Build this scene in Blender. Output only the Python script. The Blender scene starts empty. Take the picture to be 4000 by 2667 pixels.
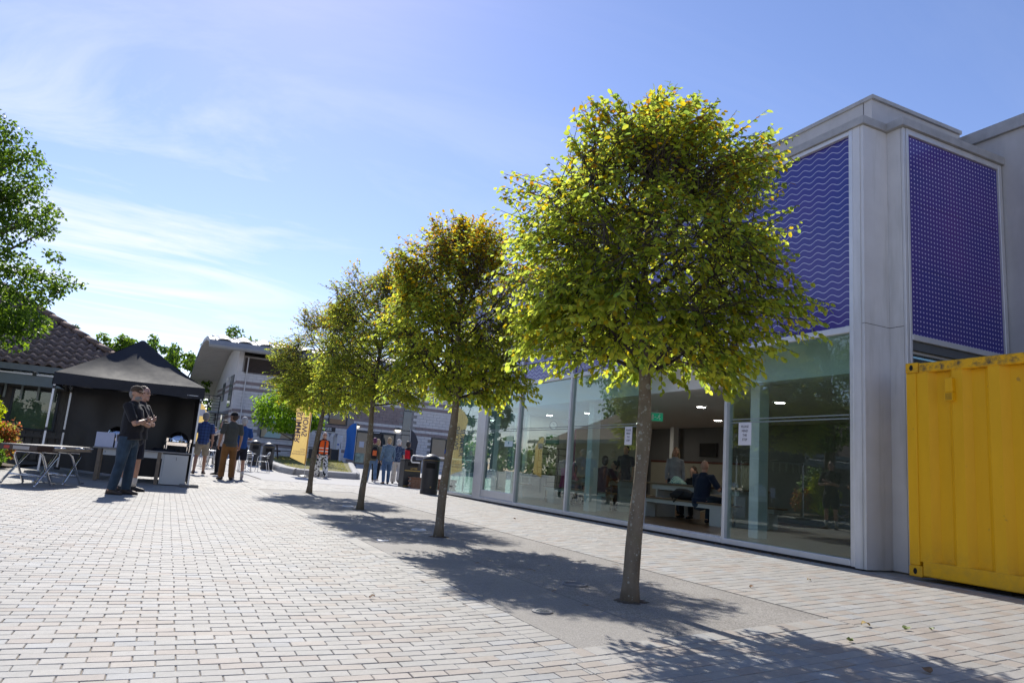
import bpy, math, random
from math import sin, cos, pi, radians, sqrt
from mathutils import Vector, Matrix
scene = bpy.context.scene
COL = scene.collection

# ---------------------------------------------------------------- camera
cam_data = bpy.data.cameras.new('camera'); cam = bpy.data.objects.new('camera', cam_data); COL.objects.link(cam)
cam_data.sensor_width = 36.0; cam_data.sensor_fit = 'HORIZONTAL'; cam_data.lens = 25.2
cam_data.clip_start = 0.05; cam_data.clip_end = 2000
_r = (0.89966654, -0.42946603, 0.07847958); _u = (-0.14637598, -0.127371, 0.98099475); _f = (0.4113079, 0.89405568, 0.17745494)
cam.matrix_world = Matrix(((_r[0], _u[0], -_f[0], 0), (_r[1], _u[1], -_f[1], 0), (_r[2], _u[2], -_f[2], 0.885), (0, 0, 0, 1)))
scene.camera = cam
CAMZ = 0.885

# ---------------------------------------------------------------- light
SUN_EL = radians(42.5); SUN_AZ = radians(3.0)       # azimuth measured from +Y towards +X
world = bpy.data.worlds.new('World'); scene.world = world; world.use_nodes = True
wn = world.node_tree.nodes; wl = world.node_tree.links; wn.clear()
w_out = wn.new('ShaderNodeOutputWorld'); w_bg = wn.new('ShaderNodeBackground'); w_bg.inputs['Strength'].default_value = 0.098
sky = wn.new('ShaderNodeTexSky'); sky.sky_type = 'NISHITA'; sky.sun_disc = False
sky.sun_elevation = SUN_EL; sky.sun_rotation = SUN_AZ; sky.air_density = 1.0; sky.dust_density = 0.14; sky.ozone_density = 3.0; sky.altitude = 20
tc = wn.new('ShaderNodeTexCoord'); sep = wn.new('ShaderNodeSeparateXYZ'); wl.new(tc.outputs['Generated'], sep.inputs[0])
def wmath(op, a, b=None, clamp=False):
    n = wn.new('ShaderNodeMath'); n.operation = op; n.use_clamp = clamp
    for i, v in enumerate((a, b)):
        if v is None: continue
        if isinstance(v, (int, float)): n.inputs[i].default_value = v
        else: wl.new(v, n.inputs[i])
    return n.outputs[0]
zz = wmath('ADD', wmath('MAXIMUM', sep.outputs[2], 0.0), 0.10)
cu = wmath('DIVIDE', sep.outputs[0], zz); cv = wmath('DIVIDE', sep.outputs[1], zz)
comb = wn.new('ShaderNodeCombineXYZ'); wl.new(cu, comb.inputs[0]); wl.new(cv, comb.inputs[1])
mp = wn.new('ShaderNodeMapping'); mp.inputs['Rotation'].default_value = (0, 0, radians(14)); mp.inputs['Scale'].default_value = (0.42, 1.1, 1); mp.inputs['Location'].default_value = (0.35, 1.9, 0)
wl.new(comb.outputs[0], mp.inputs[0])
n1 = wn.new('ShaderNodeTexNoise'); n1.inputs['Scale'].default_value = 1.15; n1.inputs['Detail'].default_value = 9; n1.inputs['Roughness'].default_value = 0.63; n1.inputs['Distortion'].default_value = 1.5
wl.new(mp.outputs[0], n1.inputs['Vector'])
mp2 = wn.new('ShaderNodeMapping'); mp2.inputs['Scale'].default_value = (0.28, 0.28, 1); mp2.inputs['Location'].default_value = (2.2, 0.6, 0)
wl.new(comb.outputs[0], mp2.inputs[0])
n2 = wn.new('ShaderNodeTexNoise'); n2.inputs['Scale'].default_value = 1.1; n2.inputs['Detail'].default_value = 3
wl.new(mp2.outputs[0], n2.inputs['Vector'])
c1 = wmath('MULTIPLY', wmath('SUBTRACT', n1.outputs['Fac'], 0.455, True), 4.6, True)
c2 = wmath('MULTIPLY', wmath('SUBTRACT', n2.outputs['Fac'], 0.36, True), 4.5, True)
low = wmath('SUBTRACT', 1.10, wmath('ADD', wmath('MULTIPLY', sep.outputs[2], 1.45), wmath('MULTIPLY', wmath('MAXIMUM', sep.outputs[0], 0.0), 0.55)), True)
lowc = wmath('MULTIPLY', low, low)
mask = wmath('MULTIPLY', wmath('MULTIPLY', c1, c2), wmath('ADD', wmath('MULTIPLY', lowc, 1.3), 0.06), True)
cmix = wn.new('ShaderNodeMix'); cmix.data_type = 'RGBA'
tint = wn.new('ShaderNodeMix'); tint.data_type = 'RGBA'; tint.blend_type = 'MULTIPLY'; tint.inputs['Factor'].default_value = 1.0; hsv = wn.new('ShaderNodeHueSaturation'); hsv.inputs['Saturation'].default_value = 1.07; hsv.inputs['Value'].default_value = .82; wl.new(sky.outputs[0], hsv.inputs['Color']); wl.new(hsv.outputs[0], tint.inputs[6]); tint.inputs[7].default_value = (1.13, .955, 1.03, 1)
wl.new(mask, cmix.inputs['Factor']); wl.new(tint.outputs[2], cmix.inputs[6]); cmix.inputs[7].default_value = (5.5, 5.55, 5.85, 1)
wl.new(cmix.outputs[2], w_bg.inputs['Color']); wl.new(w_bg.outputs[0], w_out.inputs[0])

sun_data = bpy.data.lights.new('sun', 'SUN'); sun_data.energy = 2.95; sun_data.angle = radians(0.53); sun_data.color = (1.0, 0.955, 0.88)
sun = bpy.data.objects.new('sun', sun_data); COL.objects.link(sun)
_sd = Vector((cos(SUN_EL) * sin(SUN_AZ), cos(SUN_EL) * cos(SUN_AZ), sin(SUN_EL)))
sun.rotation_euler = (-_sd).to_track_quat('-Z', 'Y').to_euler(); sun.location = (0, 60, 60)

scene.view_settings.view_transform = 'Standard'; scene.view_settings.look = 'None'; scene.view_settings.gamma = 1.0
scene.view_settings.exposure = 1.05; scene.view_settings.use_curve_mapping = False
scene.render.engine = 'CYCLES'
try:
    scene.cycles.max_bounces = 6; scene.cycles.transparent_max_bounces = 16; scene.cycles.diffuse_bounces = 3; scene.cycles.glossy_bounces = 3; scene.cycles.transmission_bounces = 4
except Exception: pass

# ---------------------------------------------------------------- helpers
def lerp(a, b, t): return a + (b - a) * t
def clamp(v, a, b): return max(a, min(b, v))
def sstep(a, b, t):
    t = clamp((t - a) / (b - a), 0, 1); return t * t * (3 - 2 * t)
def gz(x, y):       # height of the ground
    d = max(0., -.7 - x); return min(.2, .0625 * d * d if d < .6 else .075 * d - .0225) + .55 * sstep(30, 48, y)

class MB:
    """collects geometry, links it as one mesh object"""
    def __init__(s): s.v = []; s.f = []; s.m = []; s.c = []; s.usec = False
    def add(s, vs, fs, m=0, col=None):
        o = len(s.v); s.v.extend([tuple(p) for p in vs])
        for f in fs: s.f.append(tuple(o + i for i in f)); s.m.append(m)
        if col is not None: s.usec = True
        s.c.extend([col or (1, 1, 1)] * len(vs))
        return s
    def box(s, x0, x1, y0, y1, z0, z1, m=0, col=None):
        return s.add([(x0, y0, z0), (x1, y0, z0), (x1, y1, z0), (x0, y1, z0), (x0, y0, z1), (x1, y0, z1), (x1, y1, z1), (x0, y1, z1)],
            [(0, 3, 2, 1), (4, 5, 6, 7), (0, 1, 5, 4), (1, 2, 6, 5), (2, 3, 7, 6), (3, 0, 4, 7)], m, col)
    def bbox(s, x0, x1, y0, y1, z0, z1, b=.01, m=0):
        """box with chamfered vertical and top edges"""
        def ring(i, z): return [(x0 + i, y0 + b, z), (x0 + b, y0 + i, z), (x1 - b, y0 + i, z), (x1 - i, y0 + b, z), (x1 - i, y1 - b, z), (x1 - b, y1 - i, z), (x0 + b, y1 - i, z), (x0 + i, y1 - b, z)]
        rs = [ring(b, z0), ring(0, z0 + b), ring(0, z1 - b), ring(b, z1)]
        vs = sum(rs, []); fs = [tuple(range(7, -1, -1)), tuple(range(24, 32))]
        for k in range(3):
            for i in range(8): fs.append((k * 8 + i, k * 8 + (i + 1) % 8, k * 8 + 8 + (i + 1) % 8, k * 8 + 8 + i))
        return s.add(vs, fs, m)
    def obox(s, c, ax, ay, az, m=0, col=None):
        c = Vector(c); ax = Vector(ax); ay = Vector(ay); az = Vector(az)
        vs = [c + i * ax + j * ay + k * az for k in (-.5, .5) for j in (-.5, .5) for i in (-.5, .5)]
        return s.add(vs, [(0, 2, 3, 1), (4, 5, 7, 6), (0, 1, 5, 4), (1, 3, 7, 5), (3, 2, 6, 7), (2, 0, 4, 6)], m, col)
    def beam(s, a, b, w, h, m=0, upv=(0, 0, 1), col=None):
        a = Vector(a); b = Vector(b); d = b - a; u = Vector(upv)
        if abs(d.normalized().dot(u)) > .98: u = Vector((0, 1, 0))
        sx = d.cross(u).normalized(); sz = sx.cross(d).normalized()
        return s.obox((a + b) / 2, d, sx * w, sz * h, m, col)
    def tube(s, pts, r, n=8, m=0, caps=True, col=None, flat=None, hint=(0, 0, 1), round_ends=False):
        pts = [Vector(p) for p in pts]; k = len(pts)
        rr = r if isinstance(r, (list, tuple)) else [r] * k
        rr = [q if isinstance(q, (list, tuple)) else (q, q) for q in rr]
        if round_ends:
            d0 = (pts[0] - pts[1]).normalized(); d1 = (pts[-1] - pts[-2]).normalized(); q0 = rr[0]; q1 = rr[-1]
            m0 = min(q0); m1 = min(q1)
            pre = [(pts[0] + d0 * m0 * e, (q0[0] * g, q0[1] * g)) for e, g in ((.96, .25), (.75, .66), (.4, .92))]
            post = [(pts[-1] + d1 * m1 * e, (q1[0] * g, q1[1] * g)) for e, g in ((.4, .92), (.75, .66), (.96, .25))]
            pts = [p for p, _ in pre] + pts + [p for p, _ in post]; rr = [q for _, q in pre] + rr + [q for _, q in post]; k = len(pts)
        vs = []; h = Vector(hint); prev = None
        for i in range(k):
            d = (pts[min(i + 1, k - 1)] - pts[max(i - 1, 0)])
            if d.length < 1e-9: d = Vector((0, 0, 1))
            d.normalize()
            if prev is None:
                q = h if abs(d.dot(h)) < .95 else Vector((1, 0, 0))
                a = d.cross(q).normalized()
            else:
                a = (prev - d * prev.dot(d))
                a = a.normalized() if a.length > 1e-6 else d.orthogonal().normalized()
            prev = a; b = d.cross(a)
            for j in range(n):
                t = 2 * pi * j / n; vs.append(pts[i] + a * cos(t) * rr[i][0] + b * sin(t) * rr[i][1])
        fs = []
        for i in range(k - 1):
            for j in range(n): fs.append((i * n + j, i * n + (j + 1) % n, (i + 1) * n + (j + 1) % n, (i + 1) * n + j))
        if caps: fs.append(tuple(range(n - 1, -1, -1))); fs.append(tuple(range((k - 1) * n, k * n)))
        return s.add(vs, fs, m, col)
    def lathe(s, prof, n=24, c=(0, 0, 0), m=0, cap0=True, cap1=True):
        vs = []; k = len(prof)
        for r, z in prof:
            for j in range(n): t = 2 * pi * j / n; vs.append((c[0] + r * cos(t), c[1] + r * sin(t), c[2] + z))
        fs = [(i * n + j, i * n + (j + 1) % n, (i + 1) * n + (j + 1) % n, (i + 1) * n + j) for i in range(k - 1) for j in range(n)]
        if cap0: fs.append(tuple(range(n - 1, -1, -1)))
        if cap1: fs.append(tuple(range((k - 1) * n, k * n)))
        return s.add(vs, fs, m)
    def ell(s, c, r, n=14, k=9, m=0, rot=None):
        vs = [(0, 0, -1)]
        for i in range(1, k):
            a = pi * i / k - pi / 2
            for j in range(n): t = 2 * pi * j / n; vs.append((cos(a) * cos(t), cos(a) * sin(t), sin(a)))
        vs.append((0, 0, 1)); fs = []
        for j in range(n): fs.append((0, 1 + (j + 1) % n, 1 + j)); fs.append((len(vs) - 1, 1 + (k - 2) * n + j, 1 + (k - 2) * n + (j + 1) % n))
        for i in range(k - 2):
            for j in range(n): fs.append((1 + i * n + j, 1 + i * n + (j + 1) % n, 1 + (i + 1) * n + (j + 1) % n, 1 + (i + 1) * n + j))
        M_ = rot or Matrix.Identity(3); c = Vector(c)
        return s.add([c + M_ @ Vector((p[0] * r[0], p[1] * r[1], p[2] * r[2])) for p in vs], fs, m)
    def prism(s, poly, d, m=0):
        """extrude a closed 3-d polygon along vector d"""
        d = Vector(d); k = len(poly); vs = [Vector(p) for p in poly] + [Vector(p) + d for p in poly]
        fs = [tuple(range(k - 1, -1, -1)), tuple(range(k, 2 * k))] + [(i, (i + 1) % k, k + (i + 1) % k, k + i) for i in range(k)]
        return s.add(vs, fs, m)
    def grid(s, fn, nu, nv, m=0, col=None):
        vs = [fn(i / nu, j / nv) for j in range(nv + 1) for i in range(nu + 1)]
        fs = [(j * (nu + 1) + i, j * (nu + 1) + i + 1, (j + 1) * (nu + 1) + i + 1, (j + 1) * (nu + 1) + i) for j in range(nv) for i in range(nu)]
        return s.add(vs, fs, m, col)
    def mesh(s, name, mats, smooth=False, off=None):
        me = bpy.data.meshes.new(name)
        v = s.v if off is None else [(p[0] - off[0], p[1] - off[1], p[2] - off[2]) for p in s.v]
        me.from_pydata([tuple(p) for p in v], [], s.f)
        for q in (mats if isinstance(mats, (list, tuple)) else [mats]): me.materials.append(q)
        if any(s.m): me.polygons.foreach_set('material_index', s.m)
        if s.usec:
            ca = me.color_attributes.new('Col', 'FLOAT_COLOR', 'POINT')
            ca.data.foreach_set('color', [x for c in s.c for x in (c[0], c[1], c[2], 1.0)])
        if smooth: me.polygons.foreach_set('use_smooth', [True] * len(me.polygons))
        me.update(); return me
    def build(s, name, mats, parent=None, smooth=False, off=None, loc=None, auto=None):
        """off: world point subtracted from the vertices; a parented part keeps coordinates local to its parent"""
        if off is None and parent is not None and parent.get('_w'): off = tuple(parent['_w'])
        me = s.mesh(name, mats, smooth, off); ob = bpy.data.objects.new(name, me); COL.objects.link(ob)
        if auto:
            me.polygons.foreach_set('use_smooth', [True] * len(me.polygons))
            try: me.set_sharp_from_angle(angle=radians(auto))
            except Exception: pass
        if parent is not None: ob.parent = parent
        elif off is not None: ob.location = off
        if loc is not None: ob.location = loc
        return ob

def thing(name, label, cat, loc=(0, 0, 0), rz=0, group=None, w=False):
    """Empty at the base of a thing; w=True: its parts are written in world coordinates"""
    o = bpy.data.objects.new(name, None); COL.objects.link(o); o.location = loc; o.rotation_euler = (0, 0, rz); o.empty_display_size = .1
    o['label'] = label; o['category'] = cat
    if group: o['group'] = group
    if w: o['_w'] = list(loc)
    return o
def tag(o, label, cat, group=None):
    o['label'] = label; o['category'] = cat
    if group: o['group'] = group
    return o
def struct(o, kind='structure', label=None):
    o['kind'] = kind
    if label: o['label'] = label
    return o
def inst(src, parent=None, loc=None, rz=None):
    c = src.copy(); COL.objects.link(c); c.parent = parent
    if loc is not None: c.location = loc
    if rz is not None: c.rotation_euler = (0, 0, rz)
    return c
def copy_tree(o, parent=None, **k):
    c = inst(o, parent, **k)
    for ch in o.children: copy_tree(ch, c)
    return c
_TXT = []
def text(body, size, mat_, name, parent, mtx, align='CENTER', ext=.0008, bold=0.0, sx=1.0):
    cu = bpy.data.curves.new(name, 'FONT'); cu.body = body; cu.size = size; cu.align_x = align; cu.align_y = 'CENTER'; cu.extrude = ext; cu.offset = bold; cu.resolution_u = 3
    t = bpy.data.objects.new(name + '_source', cu); COL.objects.link(t)
    bpy.context.view_layer.update()
    me = bpy.data.meshes.new_from_object(t.evaluated_get(bpy.context.evaluated_depsgraph_get()))
    bpy.data.objects.remove(t); bpy.data.curves.remove(cu)
    me.name = name; me.materials.clear(); me.materials.append(mat_)
    M4 = mtx @ Matrix.Diagonal((sx, 1, 1, 1)); me.transform(M4)
    ob = bpy.data.objects.new(name, me); COL.objects.link(ob); ob.parent = parent
    return ob
def frame(o, ex, ey):
    """4x4 matrix with origin o, x axis ex, y axis ey"""
    ex = Vector(ex); ey = Vector(ey); ez = ex.cross(ey); o = Vector(o)
    return Matrix(((ex.x, ey.x, ez.x, o.x), (ex.y, ey.y, ez.y, o.y), (ex.z, ey.z, ez.z, o.z), (0, 0, 0, 1)))

# ---------------------------------------------------------------- materials
class NT:
    def __init__(s, name):
        s.mat = bpy.data.materials.new(name); s.mat.use_nodes = True; s.n = s.mat.node_tree.nodes; s.l = s.mat.node_tree.links
        s.b = s.n['Principled BSDF']; s.out = s.n['Material Output']; s._pos = None
    def pos(s, obj=False):
        if obj: return s.n.new('ShaderNodeTexCoord').outputs['Object']
        if s._pos is None: s._pos = s.n.new('ShaderNodeNewGeometry').outputs['Position']
        return s._pos
    def node(s, t, **k):
        n = s.n.new(t)
        for a, b in k.items(): setattr(n, a, b)
        return n
    def link(s, a, b): s.l.new(a, b)
    def math(s, op, a, b=None, c=None, clamp=False):
        n = s.n.new('ShaderNodeMath'); n.operation = op; n.use_clamp = clamp
        for i, v in enumerate((a, b, c)):
            if v is None: continue
            if isinstance(v, (int, float)): n.inputs[i].default_value = v
            else: s.l.new(v, n.inputs[i])
        return n.outputs[0]
    def noise(s, scale, detail=4, rough=.55, vec=None, stretch=None, dist=0):
        n = s.n.new('ShaderNodeTexNoise'); n.inputs['Scale'].default_value = scale; n.inputs['Detail'].default_value = detail; n.inputs['Roughness'].default_value = rough; n.inputs['Distortion'].default_value = dist
        v = vec if vec is not None else s.pos()
        if stretch:
            m = s.n.new('ShaderNodeMapping'); m.inputs['Scale'].default_value = stretch; s.l.new(v, m.inputs[0]); v = m.outputs[0]
        s.l.new(v, n.inputs['Vector']); return n.outputs['Fac']
    def vor(s, scale, feature='F1', vec=None, rnd=1.0):
        n = s.n.new('ShaderNodeTexVoronoi'); n.feature = feature; n.inputs['Scale'].default_value = scale; n.inputs['Randomness'].default_value = rnd
        s.l.new(vec if vec is not None else s.pos(), n.inputs['Vector']); return n
    def ramp(s, fac, stops):
        n = s.n.new('ShaderNodeValToRGB'); e = n.color_ramp.elements
        while len(e) < len(stops): e.new(.5)
        for i, (p, c) in enumerate(stops): e[i].position = p; e[i].color = (c[0], c[1], c[2], 1)
        s.l.new(fac, n.inputs[0]); return n.outputs[0]
    def mix(s, f, a, b, mode='MIX'):
        n = s.n.new('ShaderNodeMix'); n.data_type = 'RGBA'; n.blend_type = mode
        for sock, v in ((n.inputs['Factor'], f), (n.inputs[6], a), (n.inputs[7], b)):
            if isinstance(v, (int, float)): sock.default_value = v
            elif isinstance(v, (tuple, list)): sock.default_value = (v[0], v[1], v[2], 1)
            else: s.l.new(v, sock)
        return n.outputs[2]
    def attr(s, name='Col'):
        n = s.n.new('ShaderNodeAttribute'); n.attribute_name = name; return n.outputs['Color']
    def set(s, **k):
        for a, v in k.items():
            sock = s.b.inputs[{'base': 'Base Color', 'rough': 'Roughness', 'metal': 'Metallic', 'spec': 'Specular IOR Level', 'coat': 'Coat Weight', 'coatr': 'Coat Roughness', 'sheen': 'Sheen Weight', 'em': 'Emission Color', 'ems': 'Emission Strength'}[a]]
            if isinstance(v, (int, float)): sock.default_value = v
            elif isinstance(v, (tuple, list)): sock.default_value = (v[0], v[1], v[2], 1)
            else: s.l.new(v, sock)
        return s
    def bump(s, h, strength=.3, dist=.01):
        n = s.n.new('ShaderNodeBump'); n.inputs['Strength'].default_value = strength; n.inputs['Distance'].default_value = dist
        s.l.new(h, n.inputs['Height']); s.l.new(n.outputs[0], s.b.inputs['Normal']); return s
_MC = {}
def mat(name, base, rough=.5, metal=0., spec=.5, vary=.12, scale=6., bump=0., bscale=60., coat=0., sheen=0., dirt=None, stretch=None):
    """paint-like surface with slight unevenness of tone"""
    if name in _MC: return _MC[name]
    t = NT(name); f = t.noise(scale, 5, .6, stretch=stretch)
    lo = tuple(c * (1 - vary) for c in base); hi = tuple(min(1, c * (1 + vary)) for c in base)
    c = t.ramp(f, [(.3, lo), (.7, hi)])
    if dirt: c = t.mix(t.math('MULTIPLY', t.math('SUBTRACT', t.noise(dirt[1], 6, .65, stretch=(dirt[3] if len(dirt) > 3 else None)), .5, clamp=True), dirt[2], clamp=True), c, dirt[0])
    t.set(base=c, rough=t.math('ADD', t.math('MULTIPLY', t.math('SUBTRACT', f, .5), .2), rough), metal=metal, spec=spec, coat=coat, sheen=sheen)
    if bump: t.bump(t.noise(bscale, 3), bump, .004)
    _MC[name] = t.mat; return t.mat
# ================================================================ ground
def proj(p):
    d = (p[0], p[1], p[2] - CAMZ)
    x = sum(a * b for a, b in zip(d, _r)); y = sum(a * b for a, b in zip(d, _u)); z = sum(a * b for a, b in zip(d, _f))
    if z < .2: return None
    return (.5 + x / z * .7, .5 * 0.66675 - y / z * .7, z)      # in picture widths
random.seed(7)

def m_paver(name='paving brick'):
    t = NT(name); c = t.attr('Col')
    g = t.noise(420, 2, .7); g2 = t.noise(3.0, 4, .6); g3 = t.noise(38, 3, .6)
    c = t.mix(1.0, c, t.ramp(g, [(.25, (.72, .72, .72)), (.75, (1.16, 1.16, 1.16))]), 'MULTIPLY')
    c = t.mix(1.0, c, t.ramp(g2, [(.3, (.90, .895, .88)), (.7, (1.05, 1.05, 1.05))]), 'MULTIPLY')
    c = t.mix(1.0, c, t.ramp(g3, [(.25, (.90, .90, .89)), (.6, (1.03, 1.03, 1.03))]), 'MULTIPLY')
    st = t.math('MULTIPLY', t.math('SUBTRACT', t.noise(1.7, 6, .7), .60, clamp=True), 5.0, clamp=True)
    c = t.mix(t.math('MULTIPLY', st, .35), c, (.30, .27, .22))
    gv = t.vor(2.6); gs = t.node('ShaderNodeSeparateColor'); t.link(gv.outputs['Color'], gs.inputs[0])
    gum = t.math('MULTIPLY', t.math('LESS_THAN', gs.outputs[0], .45), t.math('LESS_THAN', gv.outputs['Distance'], t.math('ADD', .02, t.math('MULTIPLY', gs.outputs[1], .035))))
    c = t.mix(t.math('MULTIPLY', gum, .45), c, (.17, .16, .15))
    t.set(base=c, rough=.68, spec=.42); t.bump(g, .45, .002); return t.mat
M_PAVER = m_paver()
def m_paver_far():
    t = NT('distant brick paving'); v = t.node('ShaderNodeMapping'); v.inputs['Scale'].default_value = (1, 1, 1); t.link(t.pos(), v.inputs[0])
    b = t.node('ShaderNodeTexBrick'); b.inputs['Scale'].default_value = 6.0; b.inputs['Mortar Size'].default_value = .018; b.inputs['Color1'].default_value = (.40, .39, .37, 1); b.inputs['Color2'].default_value = (.43, .40, .37, 1); b.inputs['Mortar'].default_value = (.20, .18, .16, 1)
    b.inputs['Row Height'].default_value = .5; b.inputs['Brick Width'].default_value = 1.0
    t.link(v.outputs[0], b.inputs['Vector'])
    c = t.mix(1.0, b.outputs['Color'], t.ramp(t.noise(.5, 5, .6), [(.3, (.85, .85, .85)), (.7, (1.06, 1.06, 1.06))]), 'MULTIPLY')
    t.set(base=c, rough=.8, spec=.3); return t.mat
M_GROUND = m_paver_far()
g = MB()
xs = [-400, -150, -60, -40, -25, -15] + [-10 + .25 * i for i in range(78)] + [10 + 2 * i for i in range(20)] + [80, 180, 400]
ys = [-120, -50] + [-20 + 2 * i for i in range(48)] + [90, 140, 250, 600]
nx = len(xs)
g.add([(x, y, gz(x, y) - .016) for y in ys for x in xs], [(j * nx + i, j * nx + i + 1, (j + 1) * nx + i + 1, (j + 1) * nx + i) for j in range(len(ys) - 1) for i in range(nx - 1)])
ground = g.build('ground', M_GROUND); struct(ground, label='broad brick paved ground of the open square')

# --- the joints bed under the bricks and the bricks themselves
def S_(x):
    if x < .8: return 0.
    if x < 2.1: t = x - .8; return .35 * t * t / 2.6
    return .2275 + .36 * (x - 2.1)
def warp(x, y): return y + S_(x) * clamp(y / 5., .4, 1.3)
def W(x, y, dz=0.):
    yy = warp(x, y); return (x, yy, gz(x, yy) + dz)
PY0, PY1, PX0, PX1 = 3.285, 18.08, 2.105, 4.62
bed = MB()
def bedfn(u, v):
    y = 1.2 + v * 22.9; x = lerp(max(-6.2, -.26 * y - .9), 9.25, u); return W(x, y, -.0062)
bed.grid(bedfn, 90, 60)
M_JOINT = mat('sandy joint filler', (.30, .265, .225), .95, spec=.1, vary=.3, scale=40)
jb = bed.build('paving_bed', M_JOINT); struct(jb, label='dark sand bed in the joints of the paving')

greys = [(.41, .39, .36), (.42, .40, .367), (.395, .382, .355), (.425, .405, .372), (.405, .383, .35)]
pinks = [(.41, .362, .32), (.40, .35, .305), (.42, .375, .328), (.39, .342, .295)]
blues = [(.385, .385, .378), (.415, .412, .40)]
bricks = []
def tone(x, y):
    near = clamp((5.6 - y) / 3., 0, 1); p = .10 + .24 * near * (1 if x > 1 else .7) + (.16 if x > 4.6 else 0)
    q = random.random()
    c = random.choice(pinks) if q < p else random.choice(blues) if q < p + .10 else random.choice(greys)
    k = random.uniform(.83, .92); return (c[0] * k, c[1] * k, c[2] * k)
def brick(x0, x1, y0, y1):
    if x1 - x0 < .02 or y1 - y0 < .02: return
    bricks.append((x0, x1, y0, y1))
def running(xa, xb, ya, yb, bl, rw, seed):
    R = random.Random(seed); y = ya; k = 0
    while y < yb - .01:
        a = xa(y) if callable(xa) else xa; b = xb(y) if callable(xb) else xb
        x = a - bl * ((.5 if k % 2 else 0.) + R.uniform(-.03, .03) + .02)
        if callable(xa): x = math.floor(a / bl) * bl - (.5 * bl if k % 2 else 0) + R.uniform(-.004, .004)
        y2 = min(y + rw, yb)
        while x < b - .005:
            brick(max(x, a), min(x + bl, b), y, y2); x += bl
        y += rw; k += 1
left = lambda y: max(-6.0, -.25 * y - .8)
right = lambda y: 8.12 if y > 4.6 else 9.2
rw = .0835
running(left, 1.93, 1.3, 3.13, .166, rw, 1); running(lambda y: 1.93, 4.62, 1.3, 3.13, .198, .088, 2)
running(left, 1.93, 3.13, 24.0, .166, rw, 3)
y = 3.13
while y < PY1: brick(1.93, PX0 - .006, y, min(y + rw, PY1)); y += rw
x = 1.93
while x < 4.62: brick(x, min(x + .1, 4.62), PY0 - .152, PY0 - .004); x += .1
y = 1.3
while y < 24: brick(PX1 + .006, PX1 + .18, y, y + .1); y += .1
running(lambda y: PX1 + .186, right, 1.3, 24.0, .232, .1, 4)
running(lambda y: 1.93, PX1, PY1 + .004, 24.0, .166, rw, 5)
def brick_area(b):
    p = proj(W((b[0] + b[1]) / 2, (b[2] + b[3]) / 2))
    if p is None or not (-.04 < p[0] < 1.04 and -.02 < p[1] < .70): return 0
    return (b[1] - b[0]) * (b[3] - b[2]) / p[2] ** 3
vis = [(brick_area(b), b) for b in bricks]
vis = [q for q in vis if q[0] > 0]
vis.sort(key=lambda q: -q[0])
def brick_geo(mb, b, o=(0, 0, 0), simple=False):
    x0, x1, y0, y1 = b; j = random.uniform(.0014, .0028); dz = random.uniform(-.0014, .0014); tl = random.uniform(-.0008, .0008)
    yc = warp((x0 + x1) / 2, (y0 + y1) / 2); col = tone((x0 + x1) / 2, yc)
    jx = random.uniform(-.0008, .0008)
    def ring(i, z): return [tuple(a - c for a, c in zip(W(px + jx, py, z + s * tl), o)) for px, py, s in ((x0 + j + i, y0 + j + i, -1), (x1 - j - i, y0 + j + i, 1), (x1 - j - i, y1 - j - i, 1), (x0 + j + i, y1 - j - i, -1))]
    if simple:
        vs = ring(0, -.0075) + ring(0, dz); fs = [(4, 5, 6, 7)] + [(i, (i + 1) % 4, 4 + (i + 1) % 4, 4 + i) for i in range(4)]
    else:
        vs = ring(0, -.0075) + ring(0, dz - .0024) + ring(.003, dz); fs = [(8, 9, 10, 11)] + [(k * 4 + i, k * 4 + (i + 1) % 4, k * 4 + 4 + (i + 1) % 4, k * 4 + 4 + i) for k in range(2) for i in range(4)]
    mb.add(vs, fs, 0, col)
paving = bpy.data.objects.new('brick_paving', None); COL.objects.link(paving); struct(paving, label='pale grey and pinkish brick paving of the square')
for a, b in vis[:300]:
    o = W((b[0] + b[1]) / 2, (b[2] + b[3]) / 2); mb = MB(); brick_geo(mb, b, o); mb.build('brick', M_PAVER, paving, loc=o)
mb = MB()
for i, (a, b) in enumerate(vis[300:]): brick_geo(mb, b, simple=i > 7000)
rest = mb.build('bricks', M_PAVER, paving); struct(rest, 'stuff')

# --- resin-bound gravel strip the trees grow in
def m_gravel():
    t = NT('resin bound gravel'); v = t.vor(150.); v2 = t.vor(75.)
    c = t.ramp(v.outputs['Color'], [(.1, (.12, .11, .10)), (.45, (.26, .245, .225)), (.75, (.36, .34, .315)), (.95, (.50, .475, .44))])
    c = t.mix(.35, c, t.ramp(v2.outputs['Color'], [(.2, (.15, .14, .135)), (.9, (.36, .345, .33))]))
    c = t.mix(1., c, t.ramp(t.noise(1.3, 6, .65), [(.3, (.80, .78, .75)), (.7, (1.1, 1.09, 1.06))]), 'MULTIPLY')
    sx = t.node('ShaderNodeSeparateXYZ'); t.link(t.pos(), sx.inputs[0])
    side = t.math('LESS_THAN', sx.outputs[0], 2.86); lin = t.math('LESS_THAN', t.math('ABSOLUTE', t.math('SUBTRACT', t.math('ADD', sx.outputs[0], t.math('MULTIPLY', t.noise(2.5, 4), .012)), 2.866)), .006)
    c = t.mix(t.math('MULTIPLY', side, .5), c, (.27, .255, .235)); c = t.mix(t.math('MULTIPLY', lin, .6), c, (.08, .075, .07))
    t.set(base=c, rough=.75, spec=.35); t.bump(v.outputs['Distance'], .6, .004); return t.mat
pit = MB(); pit.grid(lambda u, v: W(lerp(PX0, PX1, u), lerp(PY0, PY1, v), -.005), 14, 80)
pit_o = pit.build('tree_strip', m_gravel()); struct(pit_o, label='grey resin gravel strip along the row of trees')
ed = MB()
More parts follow.
